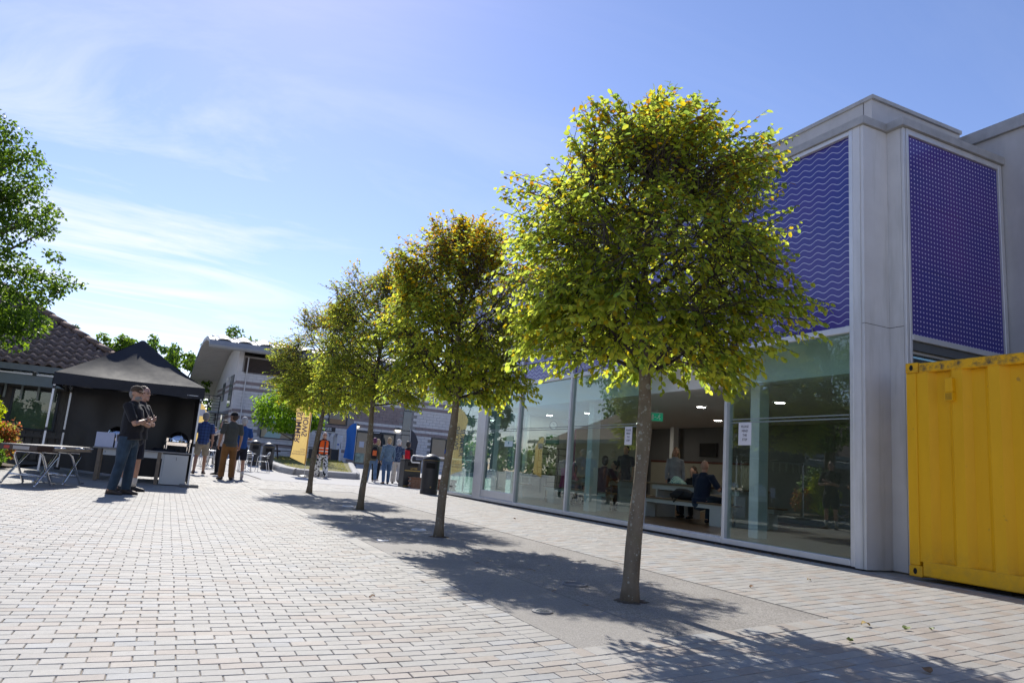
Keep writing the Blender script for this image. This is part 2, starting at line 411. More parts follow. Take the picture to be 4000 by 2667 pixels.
for (xx) in (PX0 - .004, PX1 + .001):
    ed.tube([W(xx, y, -.003) for y in [PY0 + (PY1 - PY0) * k / 60 for k in range(61)]], .0035, 4)
struct(ed.build('steel_edging', mat('thin steel edging', (.07, .068, .065), .8)), label='thin metal edging along the gravel strip')

# --- pale plaza beyond the brick field, and soil bed on the left
pl = MB(); pl.grid(lambda u, v: (lerp(lerp(2.9, 2.4, v), 30, u), lerp(24.1, 48.5, v), 0), 30, 30)
pl.v = [(a, b, gz(a, b) + .004) for a, b, c in pl.v]
struct(pl.build('plaza', mat('pale concrete plaza', (.39, .38, .365), .85, vary=.08, scale=1.2, bump=.2, bscale=200)), label='pale concrete plaza beyond the trees')
bd = MB(); bd.grid(lambda u, v: (lerp(-12, -2.6 - .8 * (1 - v) ** 2, u), lerp(15.3, 21.9, v), 0), 24, 16)
random.seed(3); bd.v = [(a, b, gz(a, b) + .03 + random.uniform(0, .035)) for a, b, c in bd.v]
struct(bd.build('planting_bed', mat('bark and soil', (.11, .085, .06), .95, vary=.5, scale=25, bump=.8, bscale=90), smooth=True), label='brown bark soil bed in front of the low building')
# --- round light rings and small drain covers in the strip
M_ALU = mat('brushed aluminium', (.62, .63, .65), .32, .9, vary=.06)
M_WHITE_R = mat('white light ring', (.72, .72, .74), .4, vary=.05)
M_DARKGLASS = mat('dark lamp glass', (.03, .03, .035), .1, vary=.1)
for i, (x, y, lab) in enumerate(((3.208, 13.71, 'round in-ground light with pale rim near the third tree'), (3.258, 9.62, 'round in-ground light with pale rim behind the second tree'), (3.226, 5.374, 'round in-ground light with metal rim left of the nearest trunk'), (2.303, 16.7, 'small round in-ground light at far end of gravel strip'))):
    yy = y; L = thing('ground_light', lab, 'ground light', (x, yy, gz(x, yy)), group='in-ground lights of the tree strip'); rr = .105 if i < 3 else .07
    MB().lathe([(rr, -.01), (rr, .006), (rr * .92, .011), (rr * .78, .009), (rr * .76, .002)], 28, cap0=False, cap1=False).build('rim', M_WHITE_R if i != 2 else mat('dull ring metal', (.16, .16, .165), .6), L, auto=35)
    MB().lathe([(rr * .77, -.004), (rr * .77, .003)], 28).build('lens', M_WHITE_R if i == 3 else mat('grey frosted lens', (.13, .13, .135), .6, vary=.1), L)
for x, y, lab in ((2.365, 8.22, 'small slotted drain cap at the strip edge, farther one'), (2.374, 4.345, 'small slotted drain cap at the strip edge, nearer one')):
    L = thing('drain_cap', lab, 'drain cap', (x, y, gz(x, y)), .5, group='drain caps in the gravel strip')
    MB().lathe([(.07, -.008), (.07, .003), (.064, .006)], 24).build('plate', M_WHITE_R if y > 6 else mat('dull drain metal', (.15, .15, .155), .6), L, auto=35)
    for k in range(4): MB().box(-.045 + abs(k - 1.5) * .008, .045 - abs(k - 1.5) * .008, -.036 + k * .02, -.028 + k * .02, .0062, .0072).build('slot', M_DARKGLASS, L)
# --- fallen leaves
random.seed(11)
M_DRY = [mat('dry yellow leaf', (.42, .30, .10), .7, vary=.3, scale=60), mat('fallen green leaf', (.16, .20, .05), .6, vary=.3, scale=60), mat('brown leaf', (.20, .11, .05), .8, vary=.3, scale=60)]
for i, (x, y, s, mi, lab) in enumerate(((4.667, 3.747, 1.3, 0, 'curled dry yellow leaf near the corner of the gravel strip'), (4.888, 3.592, 1.25, 1, 'long green leaf lying right of the curled dry leaf'), (5.137, 3.574, .8, 1, 'small green sprig lying on pale bricks at right'), (6.279, 5.72, .9, 0, 'small yellow leaf on the pavers before the right window'), (5.051, 5.266, 1.0, 2, 'dark brown leaf near the right edge of the strip'), (4.035, 3.352, 1.0, 1, 'green leaf in the tree shadow at lower right'), (3.831, 2.7, 1.3, 2, 'pale brown leaf in shadow at the bottom right'), (1.345, 4.786, .8, 2, 'dark crumpled leaf alone on the open paving'), (6.087, 12.476, 1.2, 2, 'brown leaf on pavers between tree strip and glass front'))):
    mb = MB(); a = random.uniform(0, 6.28); ln = .05 * s; w = .021 * s
    pts = []
    for k in range(6):
        t = k / 5; hw = w * sin(pi * min(1, t * .9 + .1)) ** .8 + .0005; lift = .006 + .016 * abs(sin(3 * t + i)) * s; pts.append((t * ln - ln / 2, hw, lift))
    vs = []
    for px, hw, l in pts: vs += [(px, -hw, l + .009), (px, 0, l), (px, hw, l + .007)]
    fs = []
    for k in range(5):
        for j in range(2): fs.append((k * 3 + j, k * 3 + j + 1, k * 3 + 4 + j, k * 3 + 3 + j))
    mb.add(vs, fs); o = mb.build('fallen_leaf', M_DRY[mi], smooth=True, loc=(x, y, gz(x, y) - .002)); o.rotation_euler = (0, 0, a); tag(o, lab, 'leaf', 'leaves fallen on the paving')
tw = MB()
for k in range(26):
    x = random.uniform(2.3, 4.5); y = random.uniform(3.9, 11); yy = warp(x, y); a = random.uniform(0, 6.28); l = random.uniform(.03, .11)
    tw.tube([(x, yy, .002), (x + cos(a) * l * .5, yy + sin(a) * l * .5, .006), (x + cos(a + .4) * l, yy + sin(a + .4) * l, .003)], [.0022, .002, .001], 4)
for k in range(160):     # dirt and bits gathered along the foot of the glass front
    y = random.uniform(6.7, 19); x = 8.08 + random.uniform(-.04, .05); r_ = random.uniform(.004, .012)
    tw.ell((x, y, r_ * .4), (r_ * 1.6, r_ * 2, r_ * .6), 5, 4)
struct(tw.build('litter_twigs', M_DRY[2]), 'stuff', 'twigs and leaf bits scattered over the gravel and wall foot')
# ================================================================ glass fronted cafe
M_FRAME = mat('silver window frame', (.60, .605, .615), .38, .35, vary=.06, scale=3, dirt=((.25, .24, .22), 4., .5))
M_CLAD = mat('grey metal cladding', (.60, .60, .605), .48, .12, vary=.06, scale=2.2, dirt=((.17, .175, .12), 1.6, 1.5, (3.4, 3.4, .28)))
M_COPE = mat('weathered coping', (.36, .36, .36), .6, .1, vary=.15, scale=5, dirt=((.16, .16, .13), 4., 1.2))
M_RENDER = mat('grey render wall', (.44, .44, .45), .85, vary=.10, scale=1.5, bump=.25, bscale=220, dirt=((.16, .16, .15), 1.1, .8, (2.5, 2.5, .4)))
M_GASKET = mat('black gasket', (.02, .02, .022), .5)
M_INTW = mat('white interior paint', (.74, .74, .73), .7, vary=.03, scale=2)
M_INTDARK = mat('charcoal interior wall', (.17, .165, .165), .8, vary=.06, scale=2)
M_CREAM = mat('cream partition', (.36, .335, .27), .7, vary=.04, scale=2)
def m_glass(name, tint=(.78, .885, .85), f0=.075, spread=1.0):
    t = NT(name); t.n.remove(t.b)
    lw = t.node('ShaderNodeLayerWeight'); lw.inputs['Blend'].default_value = .5
    fc = t.math('POWER', lw.outputs['Facing'], 4.2); F = t.math('ADD', t.math('MULTIPLY', fc, .93), f0, clamp=True)
    tr = t.node('ShaderNodeBsdfTransparent'); tr.inputs[0].default_value = (*tint, 1)
    gl = t.node('ShaderNodeBsdfGlossy'); gl.inputs['Roughness'].default_value = .004; gl.inputs['Color'].default_value = (.95, .98, 1, 1)
    bp = t.node('ShaderNodeBump'); bp.inputs['Strength'].default_value = .012; bp.inputs['Distance'].default_value = .05; t.link(t.noise(1.1, 2), bp.inputs['Height']); t.link(bp.outputs[0], gl.inputs['Normal'])
    m = t.node('ShaderNodeMixShader'); t.link(F, m.inputs[0]); t.link(tr.outputs[0], m.inputs[1]); t.link(gl.outputs[0], m.inputs[2]); t.link(m.outputs[0], t.out.inputs[0]); return t.mat
M_GLASS = m_glass('greenish shop glass')
def m_print(name, kind):
    """purple printed glass with a white line pattern, in local y / z (or x / z) metres"""
    t = NT(name); sp = t.node('ShaderNodeSeparateXYZ'); t.link(t.pos(), sp.inputs[0]); z = sp.outputs[2]; y = sp.outputs[1]; x = sp.outputs[0]
    g = t.noise(.55, 2, .5)
    base = t.ramp(g, [(.35, (.028, .032, .23)), (.65, (.062, .032, .23))])
    if kind == 'wave':
        per = .098; w = t.math('MULTIPLY', t.math('SINE', t.math('MULTIPLY', y, 2 * pi / .255)), .023)
        d = t.math('ABSOLUTE', t.math('SUBTRACT', t.math('FRACT', t.math('DIVIDE', t.math('ADD', z, w), per)), .5)); m = t.math('LESS_THAN', d, .058)
    elif kind == 'star':
        u = t.math('SUBTRACT', t.math('FRACT', t.math('DIVIDE', y, .17)), .5); v = t.math('SUBTRACT', t.math('FRACT', t.math('DIVIDE', z, .17)), .5)
        m = None
        for a in range(4):
            c, s = cos(a * pi / 4 + .39), sin(a * pi / 4 + .39)
            q = t.math('LESS_THAN', t.math('ABSOLUTE', t.math('ADD', t.math('MULTIPLY', u, c), t.math('MULTIPLY', v, s))), .022); m = q if m is None else t.math('MAXIMUM', m, q)
    elif kind == 'dash':
        u = t.math('SUBTRACT', t.math('FRACT', t.math('DIVIDE', y, .11)), .5); v = t.math('SUBTRACT', t.math('FRACT', t.math('DIVIDE', z, .07)), .5)
        m = t.math('MULTIPLY', t.math('LESS_THAN', t.math('ABSOLUTE', u), .36), t.math('LESS_THAN', t.math('ABSOLUTE', v), .2))
    else:
        s = .0655; row = t.math('FLOOR', t.math('DIVIDE', z, s)); sh = t.math('MULTIPLY', t.math('MODULO', row, 2.0), 0.0)
        u = t.math('SUBTRACT', t.math('FRACT', t.math('ADD', t.math('DIVIDE', x, s), sh)), .5); v = t.math('SUBTRACT', t.math('FRACT', t.math('DIVIDE', z, s)), .5)
        m = t.math('LESS_THAN', t.math('ADD', t.math('MULTIPLY', u, u), t.math('MULTIPLY', v, v)), .033)
        base = t.ramp(g, [(.35, (.036, .030, .22)), (.68, (.12, .04, .25))])
    c = t.mix(t.math('MULTIPLY', m, .78), base, (.55, .55, .72) if kind != 'dot' else (.55, .50, .75))
    t.set(base=c, rough=.12, spec=.55); return t.mat
M_WAVE, M_STAR, M_DASH, M_DOT = (m_print('purple panel ' + k, k) for k in ('wave', 'star', 'dash', 'dot'))

cafe = thing('cafe_building', 'glass fronted cafe building with purple printed panels above its windows', 'building', (8.2, 6.6, 0), w=True)
FX = 8.17
Ym = [6.70, 9.12, 11.42, 14.22, 16.86, 19.06, 19.56, 21.85]
Z0, ZT0, ZT1, ZP = .115, 3.10, 3.19, 6.05
def P_(name, m, mb, parent=cafe, **k):
    if parent is cafe: return mb.build(name, m, cafe, **k)
    return mb.build(name, m, parent, off=tuple(cafe['_w']), **k)
for i, y in enumerate(Ym):
    if i == 5: continue
    w = .032 if i not in (6, 7) else .04
    P_('mullion', M_FRAME, MB().bbox(FX - .05, FX + .10, y - w, y + w, .03, ZP - .001, .006))
P_('jamb', M_FRAME, MB().bbox(FX - .049, FX + .09, 19.06 - .035, 19.53, .03, ZT0 + .002, .006))
prints = [M_WAVE, M_WAVE, M_STAR, M_WAVE, M_DASH, M_WAVE]
bays = [(6.70, 9.12), (9.12, 11.42), (11.42, 14.22), (14.22, 16.86), (16.86, 19.06), (19.56, 21.85)]
for i, (a, b) in enumerate(bays):
    a2, b2 = a + .031, b - .031
    if i == 4: b2 = 19.03; 
    if i == 5: a2 = 19.59
    P_('sill', M_FRAME, MB().bbox(FX - .06, FX + .11, a2, b2, .035, Z0, .006))
    P_('transom', M_FRAME, MB().bbox(FX - .045, FX + .09, a2, b2, ZT0, ZT1, .005))
    pa, pb = a2, b2
    if i == 4: pb = 19.525
    P_('printed_panel', prints[i], MB().box(FX + .012, FX + .03, pa, pb, ZT1 + .001, ZP - .07))
    P_('top_rail', M_FRAME, MB().bbox(FX - .044, FX + .09, pa, pb, ZP - .07, ZP - .004, .005))
    if i == 1: continue                                   # the open doorway
    if i == 4:
        fr = P_('door', M_FRAME, MB().bbox(FX - .02, FX + .05, a2 + .002, b2 - .002, Z0 + .004, Z0 + .2, .006).bbox(FX - .02, FX + .05, a2 + .002, a2 + .05, Z0 + .201, ZT0 - .004, .005).bbox(FX - .02, FX + .05, b2 - .05, b2 - .002, Z0 + .201, ZT0 - .004, .005))
        pn = P_('pane', M_GLASS, MB().box(FX + .012, FX + .020, a2 + .05, b2 - .05, Z0 + .2, ZT0 - .003), fr)
    else: pn = P_('window_pane', M_GLASS, MB().box(FX + .012, FX + .022, a2, b2, Z0, ZT0))
    if i != 1: P_('gasket', M_GASKET, MB().box(FX + .002, FX + .012, a2 + .004 + (.05 if i == 4 else 0), a2 + .014 + (.05 if i == 4 else 0), Z0 + (.21 if i == 4 else .005), ZT0 - .006))
    for zz_ in (1.935, 1.985): P_('frosted_stripe', mat('frosted window stripe', (.22, .26, .26), .5, vary=.03), MB().box(FX + .0085, FX + .0115, a2 + .055, b2 - .055, zz_ - .008, zz_ + .008))
P_('door_track', mat('dark door track', (.18, .18, .19), .4, .6), MB().box(FX + .111, FX + .22, 9.16, 11.38, .06, .104))
P_('threshold', M_FRAME, MB().box(FX + .03, FX + .05, 9.16, 11.38, Z0 + .0, Z0 + .018))
P_('plinth', M_GASKET, MB().box(FX - .01, FX + .2, 6.6, 21.9, -.02, .034))
# far end of the building: glazed return
for x in (9.3, 10.45): P_('mullion', M_FRAME, MB().bbox(x - .03, x + .03, 21.76, 21.90, .03, 3.2, .006))
for a, b in ((8.29, 9.27), (9.33, 10.42)):
    P_('window_pane', M_GLASS, MB().box(a, b, 21.82, 21.832, .1, 3.1)); P_('transom', M_FRAME, MB().bbox(a, b, 21.77, 21.89, 3.1, 3.19, .005))
P_('end_wall', M_CLAD, MB().box(8.13, 10.48, 21.78, 21.88, 3.192, 6.04).box(10.48, 15.6, 21.5, 21.9, 0, 6.04))
# corner, notch and the dotted side
P_('corner_post', M_CLAD, MB().box(FX - .045, FX + .10, 6.55, 6.666, .02, ZP - .002).box(FX - .035, 8.62, 6.50, 6.5485, .02, 3.195).box(FX - .035, 8.62, 6.50, 6.5485, 3.203, ZP - .003))
P_('notch_wall', M_CLAD, MB().box(8.622, 8.72, 6.29, 6.60, .02, 3.195).box(8.622, 8.72, 6.29, 6.60, 3.203, ZP - .003))
P_('joint_strip', M_GASKET, MB().box(FX - .03, 8.63, 6.504, 6.54, 3.1945, 3.2035).box(8.626, 8.7, 6.295, 6.59, 3.1945, 3.2035))
DY = 6.28
P_('side_jamb', M_FRAME, MB().bbox(8.625, 8.68, DY - .03, DY + .009, .02, ZP - .004, .005)); P_('side_jamb', M_FRAME, MB().bbox(8.684, 8.73, DY - .04, DY + .06, .02, ZP - .004, .005)); P_('side_jamb', M_FRAME, MB().bbox(10.76, 10.84, DY - .04, DY + .06, .02, ZP - .004, .005))
P_('side_rail', M_FRAME, MB().bbox(8.732, 10.758, DY - .04, DY + .05, 3.02, 3.10, .005)); P_('side_rail', M_FRAME, MB().bbox(8.732, 10.758, DY - .04, DY + .05, ZP - .09, ZP - .004, .005))
for zz_ in (3.101, 4.045, 4.99):
    P_('dotted_panel', M_DOT, MB().box(8.732, 10.758, DY - .008, DY + .01, zz_ + .0015, zz_ + (.942 if zz_ < 4.9 else .966)))
P_('side_window', m_glass('dark side glass', (.45, .55, .55), .10), MB().box(8.732, 10.758, DY + .07, DY + .082, .1, 2.86)); P_('side_lintel', mat('dark soffit', (.10, .11, .12), .6), MB().box(8.732, 10.758, DY + .0, DY + .3, 2.90, 3.015))
P_('side_lintel', M_FRAME, MB().box(8.732, 10.758, DY + .055, DY + .1, 2.862, 2.899))
# copings follow the notch; upstand of the roof stands back
cope = MB()
def cope_seg(a, b, w0, w1): pass
cope.prism([(8.09, 6.46, 6.051), (8.56, 6.46, 6.051), (8.56, 6.20, 6.051), (10.86, 6.20, 6.051), (10.86, 6.9, 6.051), (8.80, 6.9, 6.051), (8.80, 21.95, 6.051), (8.09, 21.95, 6.051)], (0, 0, .115))
P_('coping', M_COPE, cope)
up_ = MB(); up_.box(8.78, 9.0, 6.86, 21.9, 6.168, 6.80); up_.box(9.0, 10.84, 6.86, 7.05, 6.168, 6.80); P_('roof_upstand', M_RENDER, up_)
P_('upstand_cap', M_COPE, MB().box(8.75, 9.05, 6.82, 21.95, 6.801, 6.86).box(9.05, 10.84, 6.82, 7.1, 6.801, 6.86))
for yy in (7.0, 9.4, 12.2, 15.2): P_('seam', M_GASKET, MB().box(8.776, 8.7795, yy, yy + .008, 6.17, 6.80))
P_('roof', M_RENDER, MB().box(8.9, 15.7, 7.05, 21.88, 6.0, 6.6))
P_('upper_wall', M_INTDARK, MB().box(FX + .032, FX + .08, 6.73, 21.8, 3.2, 6.0))
# --- inside
M_WOODF = NT('wood floor'); _t = M_WOODF; _b = _t.node('ShaderNodeTexBrick'); _b.inputs['Scale'].default_value = 1.0; _b.inputs['Row Height'].default_value = .09; _b.inputs['Brick Width'].default_value = 1.3; _b.inputs['Mortar Size'].default_value = .002
_b.inputs['Color1'].default_value = (.17, .085, .035, 1); _b.inputs['Color2'].default_value = (.22, .115, .05, 1); _b.inputs['Mortar'].default_value = (.05, .025, .01, 1)
_m = _t.node('ShaderNodeMapping'); _m.inputs['Rotation'].default_value = (0, 0, pi / 2); _t.link(_t.pos(), _m.inputs[0]); _t.link(_m.outputs[0], _b.inputs['Vector']); _t.set(base=_b.outputs['Color'], rough=.28, spec=.5); M_WOODF = _t.mat
P_('floor', M_WOODF, MB().box(FX + .112, 15.5, 6.66, 21.76, .0, .1))
P_('ceiling', M_INTW, MB().box(8.95, 15.5, 6.66, 21.4, 2.75, 2.9).box(FX + .1, 8.95, 6.72, 21.75, 3.2, 3.25)); P_('bulkhead', M_INTW, MB().box(8.75, 8.95, 6.68, 21.5, 2.66, 3.198))
P_('back_wall', M_INTDARK, MB().box(15.5, 15.7, 6.4, 21.5, 0, 3.2)); P_('wainscot', M_CREAM, MB().box(15.42, 15.498, 15.6, 21.0, .1, 1.6)); P_('dado_rail', mat('dark red rail', (.12, .03, .02), .5), MB().box(15.40, 15.498, 15.6, 21.0, 1.602, 1.66))
P_('partition', M_CREAM, MB().box(10.62, 15.4, 21.2, 21.38, .1, 2.748)); P_('partition_edge', M_INTW, MB().box(10.55, 10.618, 21.18, 21.40, .1, 2.748))
for x, y, s in ((9.2, 9.47, .22), (9.25, 14.95, .22), (9.3, 20.4, .34), (8.95, 23.1, 0), (15.2, 19.5, .2), (12.9, 9.6, .25), (9.2, 7.2, .16)):
    if s: P_('column', M_INTW, MB().bbox(x - s / 2, x + s / 2, y - s / 2, y + s / 2, .1, 2.752 if x > 8.95 + s / 2 else 2.655, .008))
t = NT('lit downlight'); t.set(base=(.9, .9, .85), em=(1, .95, .85), ems=34.0); M_LAMP = t.mat
for x, y in ((11.38, 13.61), (11.51, 11.27), (10.97, 20.5), (11.08, 18.3), (13.9, 15.9), (13.8, 19.6), (13.9, 9.2)):  # last two are extra lamps, added to brighten the cafe interior
    d = P_('downlight', M_FRAME, MB().lathe([(.10, 2.742), (.115, 2.7495)], 20, (x, y, 0), cap0=False, cap1=False)); P_('lamp', M_LAMP, MB().lathe([(.098, 2.741), (.098, 2.748)], 20, (x, y, 0)), d)

# --- right hand taller wall behind the container
rear = thing('rear_wall', 'tall plain grey rendered wall with weathered coping at far right', 'wall', (11.2, 2, 0), w=True)
MB().box(10.86, 14.5, -6, 6.279, 0, 6.55).box(10.862, 14.5, 6.279, 6.84, 0, 6.548).build('wall', M_RENDER, rear); MB().box(10.80, 14.6, -6.1, 6.9, 6.551, 6.74).build('coping', M_COPE, rear)

# ---------------------------------------------------------------- things in and on the cafe
M_PAPER = mat('white paper', (.66, .66, .70), .8, vary=.02); M_INK = mat('black ink', (.02, .02, .03), .7)
for y0, y1, lab in ((8.585, 8.865, 'paper notice about the step taped to the right window'), (11.80, 12.05, 'paper notice about the step half hidden by the nearest trunk')):
    n_ = thing('paper_notice', lab, 'notice', (FX + .008, (y0 + y1) / 2, 1.575), group='step notices taped to the glass')
    MB().box(-.004, -.0015, -(y1 - y0) / 2, (y1 - y0) / 2, 0, .355).build('sheet', M_PAPER, n_)
    for k, wd in enumerate(('PLEASE', 'MIND', 'THE', 'STEP')): text(wd, .056, M_INK, 'lettering', n_, frame((-.005, 0, .29 - k * .068), (0, -1, 0), (0, 0, 1)), sx=.95)
n_ = thing('door_sticker', 'small pale green and blue sticker sheet on the glass door', 'sticker', (FX + .012, 17.47, 1.5))
MB().box(-.008, -.003, -.25, .25, .02, .17).build('sheet', mat('pale blue print', (.55, .68, .70), .6), n_); MB().box(-.008, -.003, -.25, .15, .175, .30).build('sheet', mat('pale green print', (.45, .60, .40), .6), n_)
MB().box(-.0095, -.0082, -.03, .03, .09, .15).build('emblem', mat('dark teal print', (.05, .25, .28), .6), n_)
wc = thing('wall_clock', 'round black rimmed clock on the cream cafe wall', 'clock', (11.5, 21.2, 2.36))
rm = Matrix.Rotation(pi / 2, 3, 'X')
def disc_y(r, y0, y1, n=32): return MB().prism([(r * cos(2 * pi * k / n), y0, r * sin(2 * pi * k / n) + .14) for k in range(n)], (0, y1 - y0, 0))
disc_y(.145, -.04, -.002).build('rim', M_GASKET, wc); disc_y(.118, -.046, -.0405).build('face', M_PAPER, wc)
MB().beam((0, -.048, .14), (.055, -.048, .18), .004, .012).beam((0, -.048, .14), (-.03, -.048, .22), .004, .010).build('hands', M_INK, wc)
fa = thing('first_aid_board', 'dark green first aid board on the cream wall below the clock', 'sign', (11.52, 21.195, 1.88)); MB().box(-.25, .25, -.015, -.001, 0, .33).build('board', mat('first aid green', (.02, .12, .05), .5), fa)
text('+ FIRST AID', .07, mat('pale green print2', (.6, .75, .62), .6), 'lettering', fa, frame((0, -.017, .26), (1, 0, 0), (0, 0, 1)))
for k in range(4): MB().box(-.2, .2 - .05 * (k % 2), -.0165, -.0152, .04 + .045 * k, .055 + .045 * k).build('print_line', mat('pale green print3', (.2, .4, .25), .6), fa)
ex = thing('exit_sign', 'green hanging exit sign with running man inside the cafe', 'exit sign', (11.2, 15.1, 2.44), rz=-.70)
t = NT('lit exit green'); t.set(base=(.02, .30, .17), em=(.02, .35, .2), ems=.15); M_EXIT = t.mat
MB().box(-.15, .15, -.012, .012, 0, .2).build('panel', M_EXIT, ex); MB().box(-.15, .15, -.02, .02, .201, .225).box(-.01, .01, -.01, .01, .225, .312).build('housing', M_FRAME, ex)
pic = MB(); y_ = -.0135
for a, b, w in (((.06, .155), (.05, .11), .022), ((.05, .11), (.08, .07), .018), ((.08, .07), (.07, .03), .016), ((.05, .11), (.02, .075), .018), ((.02, .075), (-.005, .07), .014), ((.058, .145), (.09, .125), .012), ((.058, .145), (.025, .13), .012), ((-.02, .1), (-.06, .1), .016), ((-.06, .1), (-.045, .118), .012), ((-.06, .1), (-.045, .082), .012)):
    pic.beam((a[0], y_, a[1]), (b[0], y_, b[1]), .0012, w, upv=(0, 1, 0)) if False else pic.obox(((a[0] + b[0]) / 2, y_, (a[1] + b[1]) / 2), (b[0] - a[0], 0, b[1] - a[1]), (0, .002, 0), (-(b[1] - a[1]) / max(.001, sqrt((b[0] - a[0]) ** 2 + (b[1] - a[1]) ** 2)) * w, 0, (b[0] - a[0]) / max(.001, sqrt((b[0] - a[0]) ** 2 + (b[1] - a[1]) ** 2)) * w))
pic.ell((.07, y_, .172), (.011, .001, .011), 10, 6); pic.box(-.125, -.085, y_ - .001, y_ + .001, .03, .17); pic.build('pictogram', mat('exit white', (.75, .85, .8), .6), ex)
sc = thing('wall_screen', 'black flat screen on the dark back wall of the cafe', 'screen', (15.42, 18.08, 1.83)); MB().bbox(-.0, .055, -.40, .40, 0, .42, .008).build('case', M_GASKET, sc); MB().box(-.004, -.0005, -.38, .38, .02, .40).build('screen', M_DARKGLASS, sc)
rk = thing('display_rack', 'dark metal display rack standing against the cream wall', 'rack', (11.4, 20.85, .1))
for x in (-.55, -.2, .2, .55):
    MB().tube([(x, 0, 0), (x, 0, 1.55), (x + (.06 if x < 0 else -.06), 0, 1.63)], .016, 6).build('upright', M_GASKET, rk)
for k in range(7): MB().tube([(-.55, 0, .1 + k * .22), (.55, 0, .1 + k * .22)], .011, 6).build('rail', M_GASKET, rk)
MB().tube([(-.5, 0, 1.63), (.5, 0, 1.63)], .016, 6).build('rail', M_GASKET, rk)
zb = thing('zone_banner', 'tall dusky pink hanging banner inside behind the glass', 'banner', (9.2, 15.85, .85)); MB().box(-.004, .004, -.14, .14, 0, 1.2).build('cloth', mat('dusky pink cloth', (.36, .10, .15), .8), zb); text('ZONE 3', .16, M_PAPER, 'lettering', zb, frame((-.006, .02, .32), (0, 0, 1), (0, 1, 0)), align='CENTER')
# tables and benches
M_TOP = mat('oak table edge', (.19, .12, .065), .45, vary=.2, scale=9, stretch=(8, .7, 8)); M_LEGW = mat('white laminate', (.52, .52, .50), .5, vary=.04); M_TOPG = mat('grey table top', (.30, .29, .28), .4, vary=.05)
def make_table(lab, x, y0, y1, g):
    o = thing('cafe_table', lab, 'table', (x, (y0 + y1) / 2, .1), group=g); h = (y1 - y0) / 2
    MB().bbox(-.36, .36, -h, h, .755, .795, .004).build('tabletop', M_TOP, o); MB().box(-.355, .355, -h + .005, h - .005, .7955, .799).build('surface', M_TOPG, o)
    MB().box(-.30, .30, -h + .2, h - .2, .64, .754).build('apron', M_LEGW, o)
    for s in (-1, 1): MB().bbox(-.28, .28, s * (h - .35) - .03, s * (h - .35) + .03, 0, .639, .004).build('leg', M_LEGW, o)
    return o
def make_bench(lab, x, y0, y1, g):
    o = thing('cafe_bench', lab, 'bench', (x, (y0 + y1) / 2, .1), group=g); h = (y1 - y0) / 2
    MB().bbox(-.16, .16, -h, h, .425, .46, .004).build('seat', M_TOP, o); MB().box(-.13, .13, -h + .1, h - .1, .34, .424).build('apron', M_LEGW, o)
    for s in (-1, 1): MB().bbox(-.13, .13, s * (h - .45) - .2, s * (h - .45) + .2, 0, .339, .004).build('leg', M_LEGW, o)
    return o
GT, GB = 'long cafe tables', 'cafe benches beside the tables'
make_table('long cafe table just inside the open doorway', 11.15, 11.5, 14.9, GT); make_bench('near bench seating the man in navy inside the open doorway', 10.5, 11.4, 14.9, GB); make_bench('far bench behind the table inside the open doorway', 11.85, 11.5, 14.9, GB)
make_table('long cafe table behind the two middle windows', 10.75, 15.25, 18.7, GT); make_bench('near bench of the middle table, where the person in pink sits', 10.05, 15.25, 18.6, GB); make_bench('far bench of the table behind the middle windows', 11.45, 15.25, 18.6, GB)
make_table('short cafe table near the glazed far end', 10.3, 19.4, 20.6, GT); make_bench('bench in front of the far end table', 9.75, 19.3, 20.0, GB)
# objects on tables
M_BAG = mat('black bag fabric', (.018, .018, .022), .8, vary=.3, scale=30, bump=.3)
bg = thing('rucksack', 'black rucksack lying on the near bench inside the doorway', 'bag', (10.5, 13.1, .56)); MB().tube([(0, -.32, .11), (0, -.15, .13), (0, .12, .13), (0, .34, .09)], [(.10, .07), (.13, .115), (.13, .12), (.08, .06)], 12, round_ends=True).build('body', M_BAG, bg, smooth=True); MB().tube([(-.12, -.2, .18), (-.17, -.05, .06), (-.16, .1, -.06), (-.12, .22, .05)], .012, 6).build('strap', M_BAG, bg)
b2 = thing('rucksack', 'dark grey rucksack standing on the table near the clock wall', 'bag', (10.6, 18.2, .9)); MB().tube([(0, 0, .03), (0, 0, .14), (.01, 0, .28), (.01, 0, .36)], [(.15, .10), (.17, .12), (.15, .1), (.07, .05)], 12, round_ends=True, hint=(0, 1, 0)).build('body', M_BAG, b2, smooth=True); MB().tube([(-.1, -.05, .36), (-.13, -.05, .42), (-.04, -.05, .4)], .012, 6).build('strap', M_BAG, b2)
sp_ = thing('printed_bag', 'crumpled teal and white patterned bag on the table', 'bag', (11.0, 13.95, .9))
random.seed(5); sm = MB(); sm.grid(lambda u, v: ((u - .5) * .25 + .03 * sin(9 * v), (v - .5) * .5, .01 + .16 * (sin(pi * u) ** .7) * (sin(pi * v) ** .6) * (.75 + .35 * sin(11 * v + 5 * u))), 10, 16)
_t = NT('teal striped print'); _w = _t.node('ShaderNodeTexWave'); _w.inputs['Scale'].default_value = 14; _w.inputs['Distortion'].default_value = 3; _t.link(_t.pos(), _w.inputs['Vector']); _t.set(base=_t.ramp(_w.outputs['Fac'], [(.4, (.03, .16, .20)), (.6, (.45, .62, .50))]), rough=.6)
sm.build('sack', _t.mat, sp_, smooth=True)
cp = thing('paper_cup', 'small beige paper cup by the man in navy', 'cup', (11.0, 13.25, .899)); MB().lathe([(.028, 0), (.038, .10), (.040, .10), (.040, .108)], 16).build('cup', mat('beige card', (.50, .40, .28), .7), cp, auto=40)
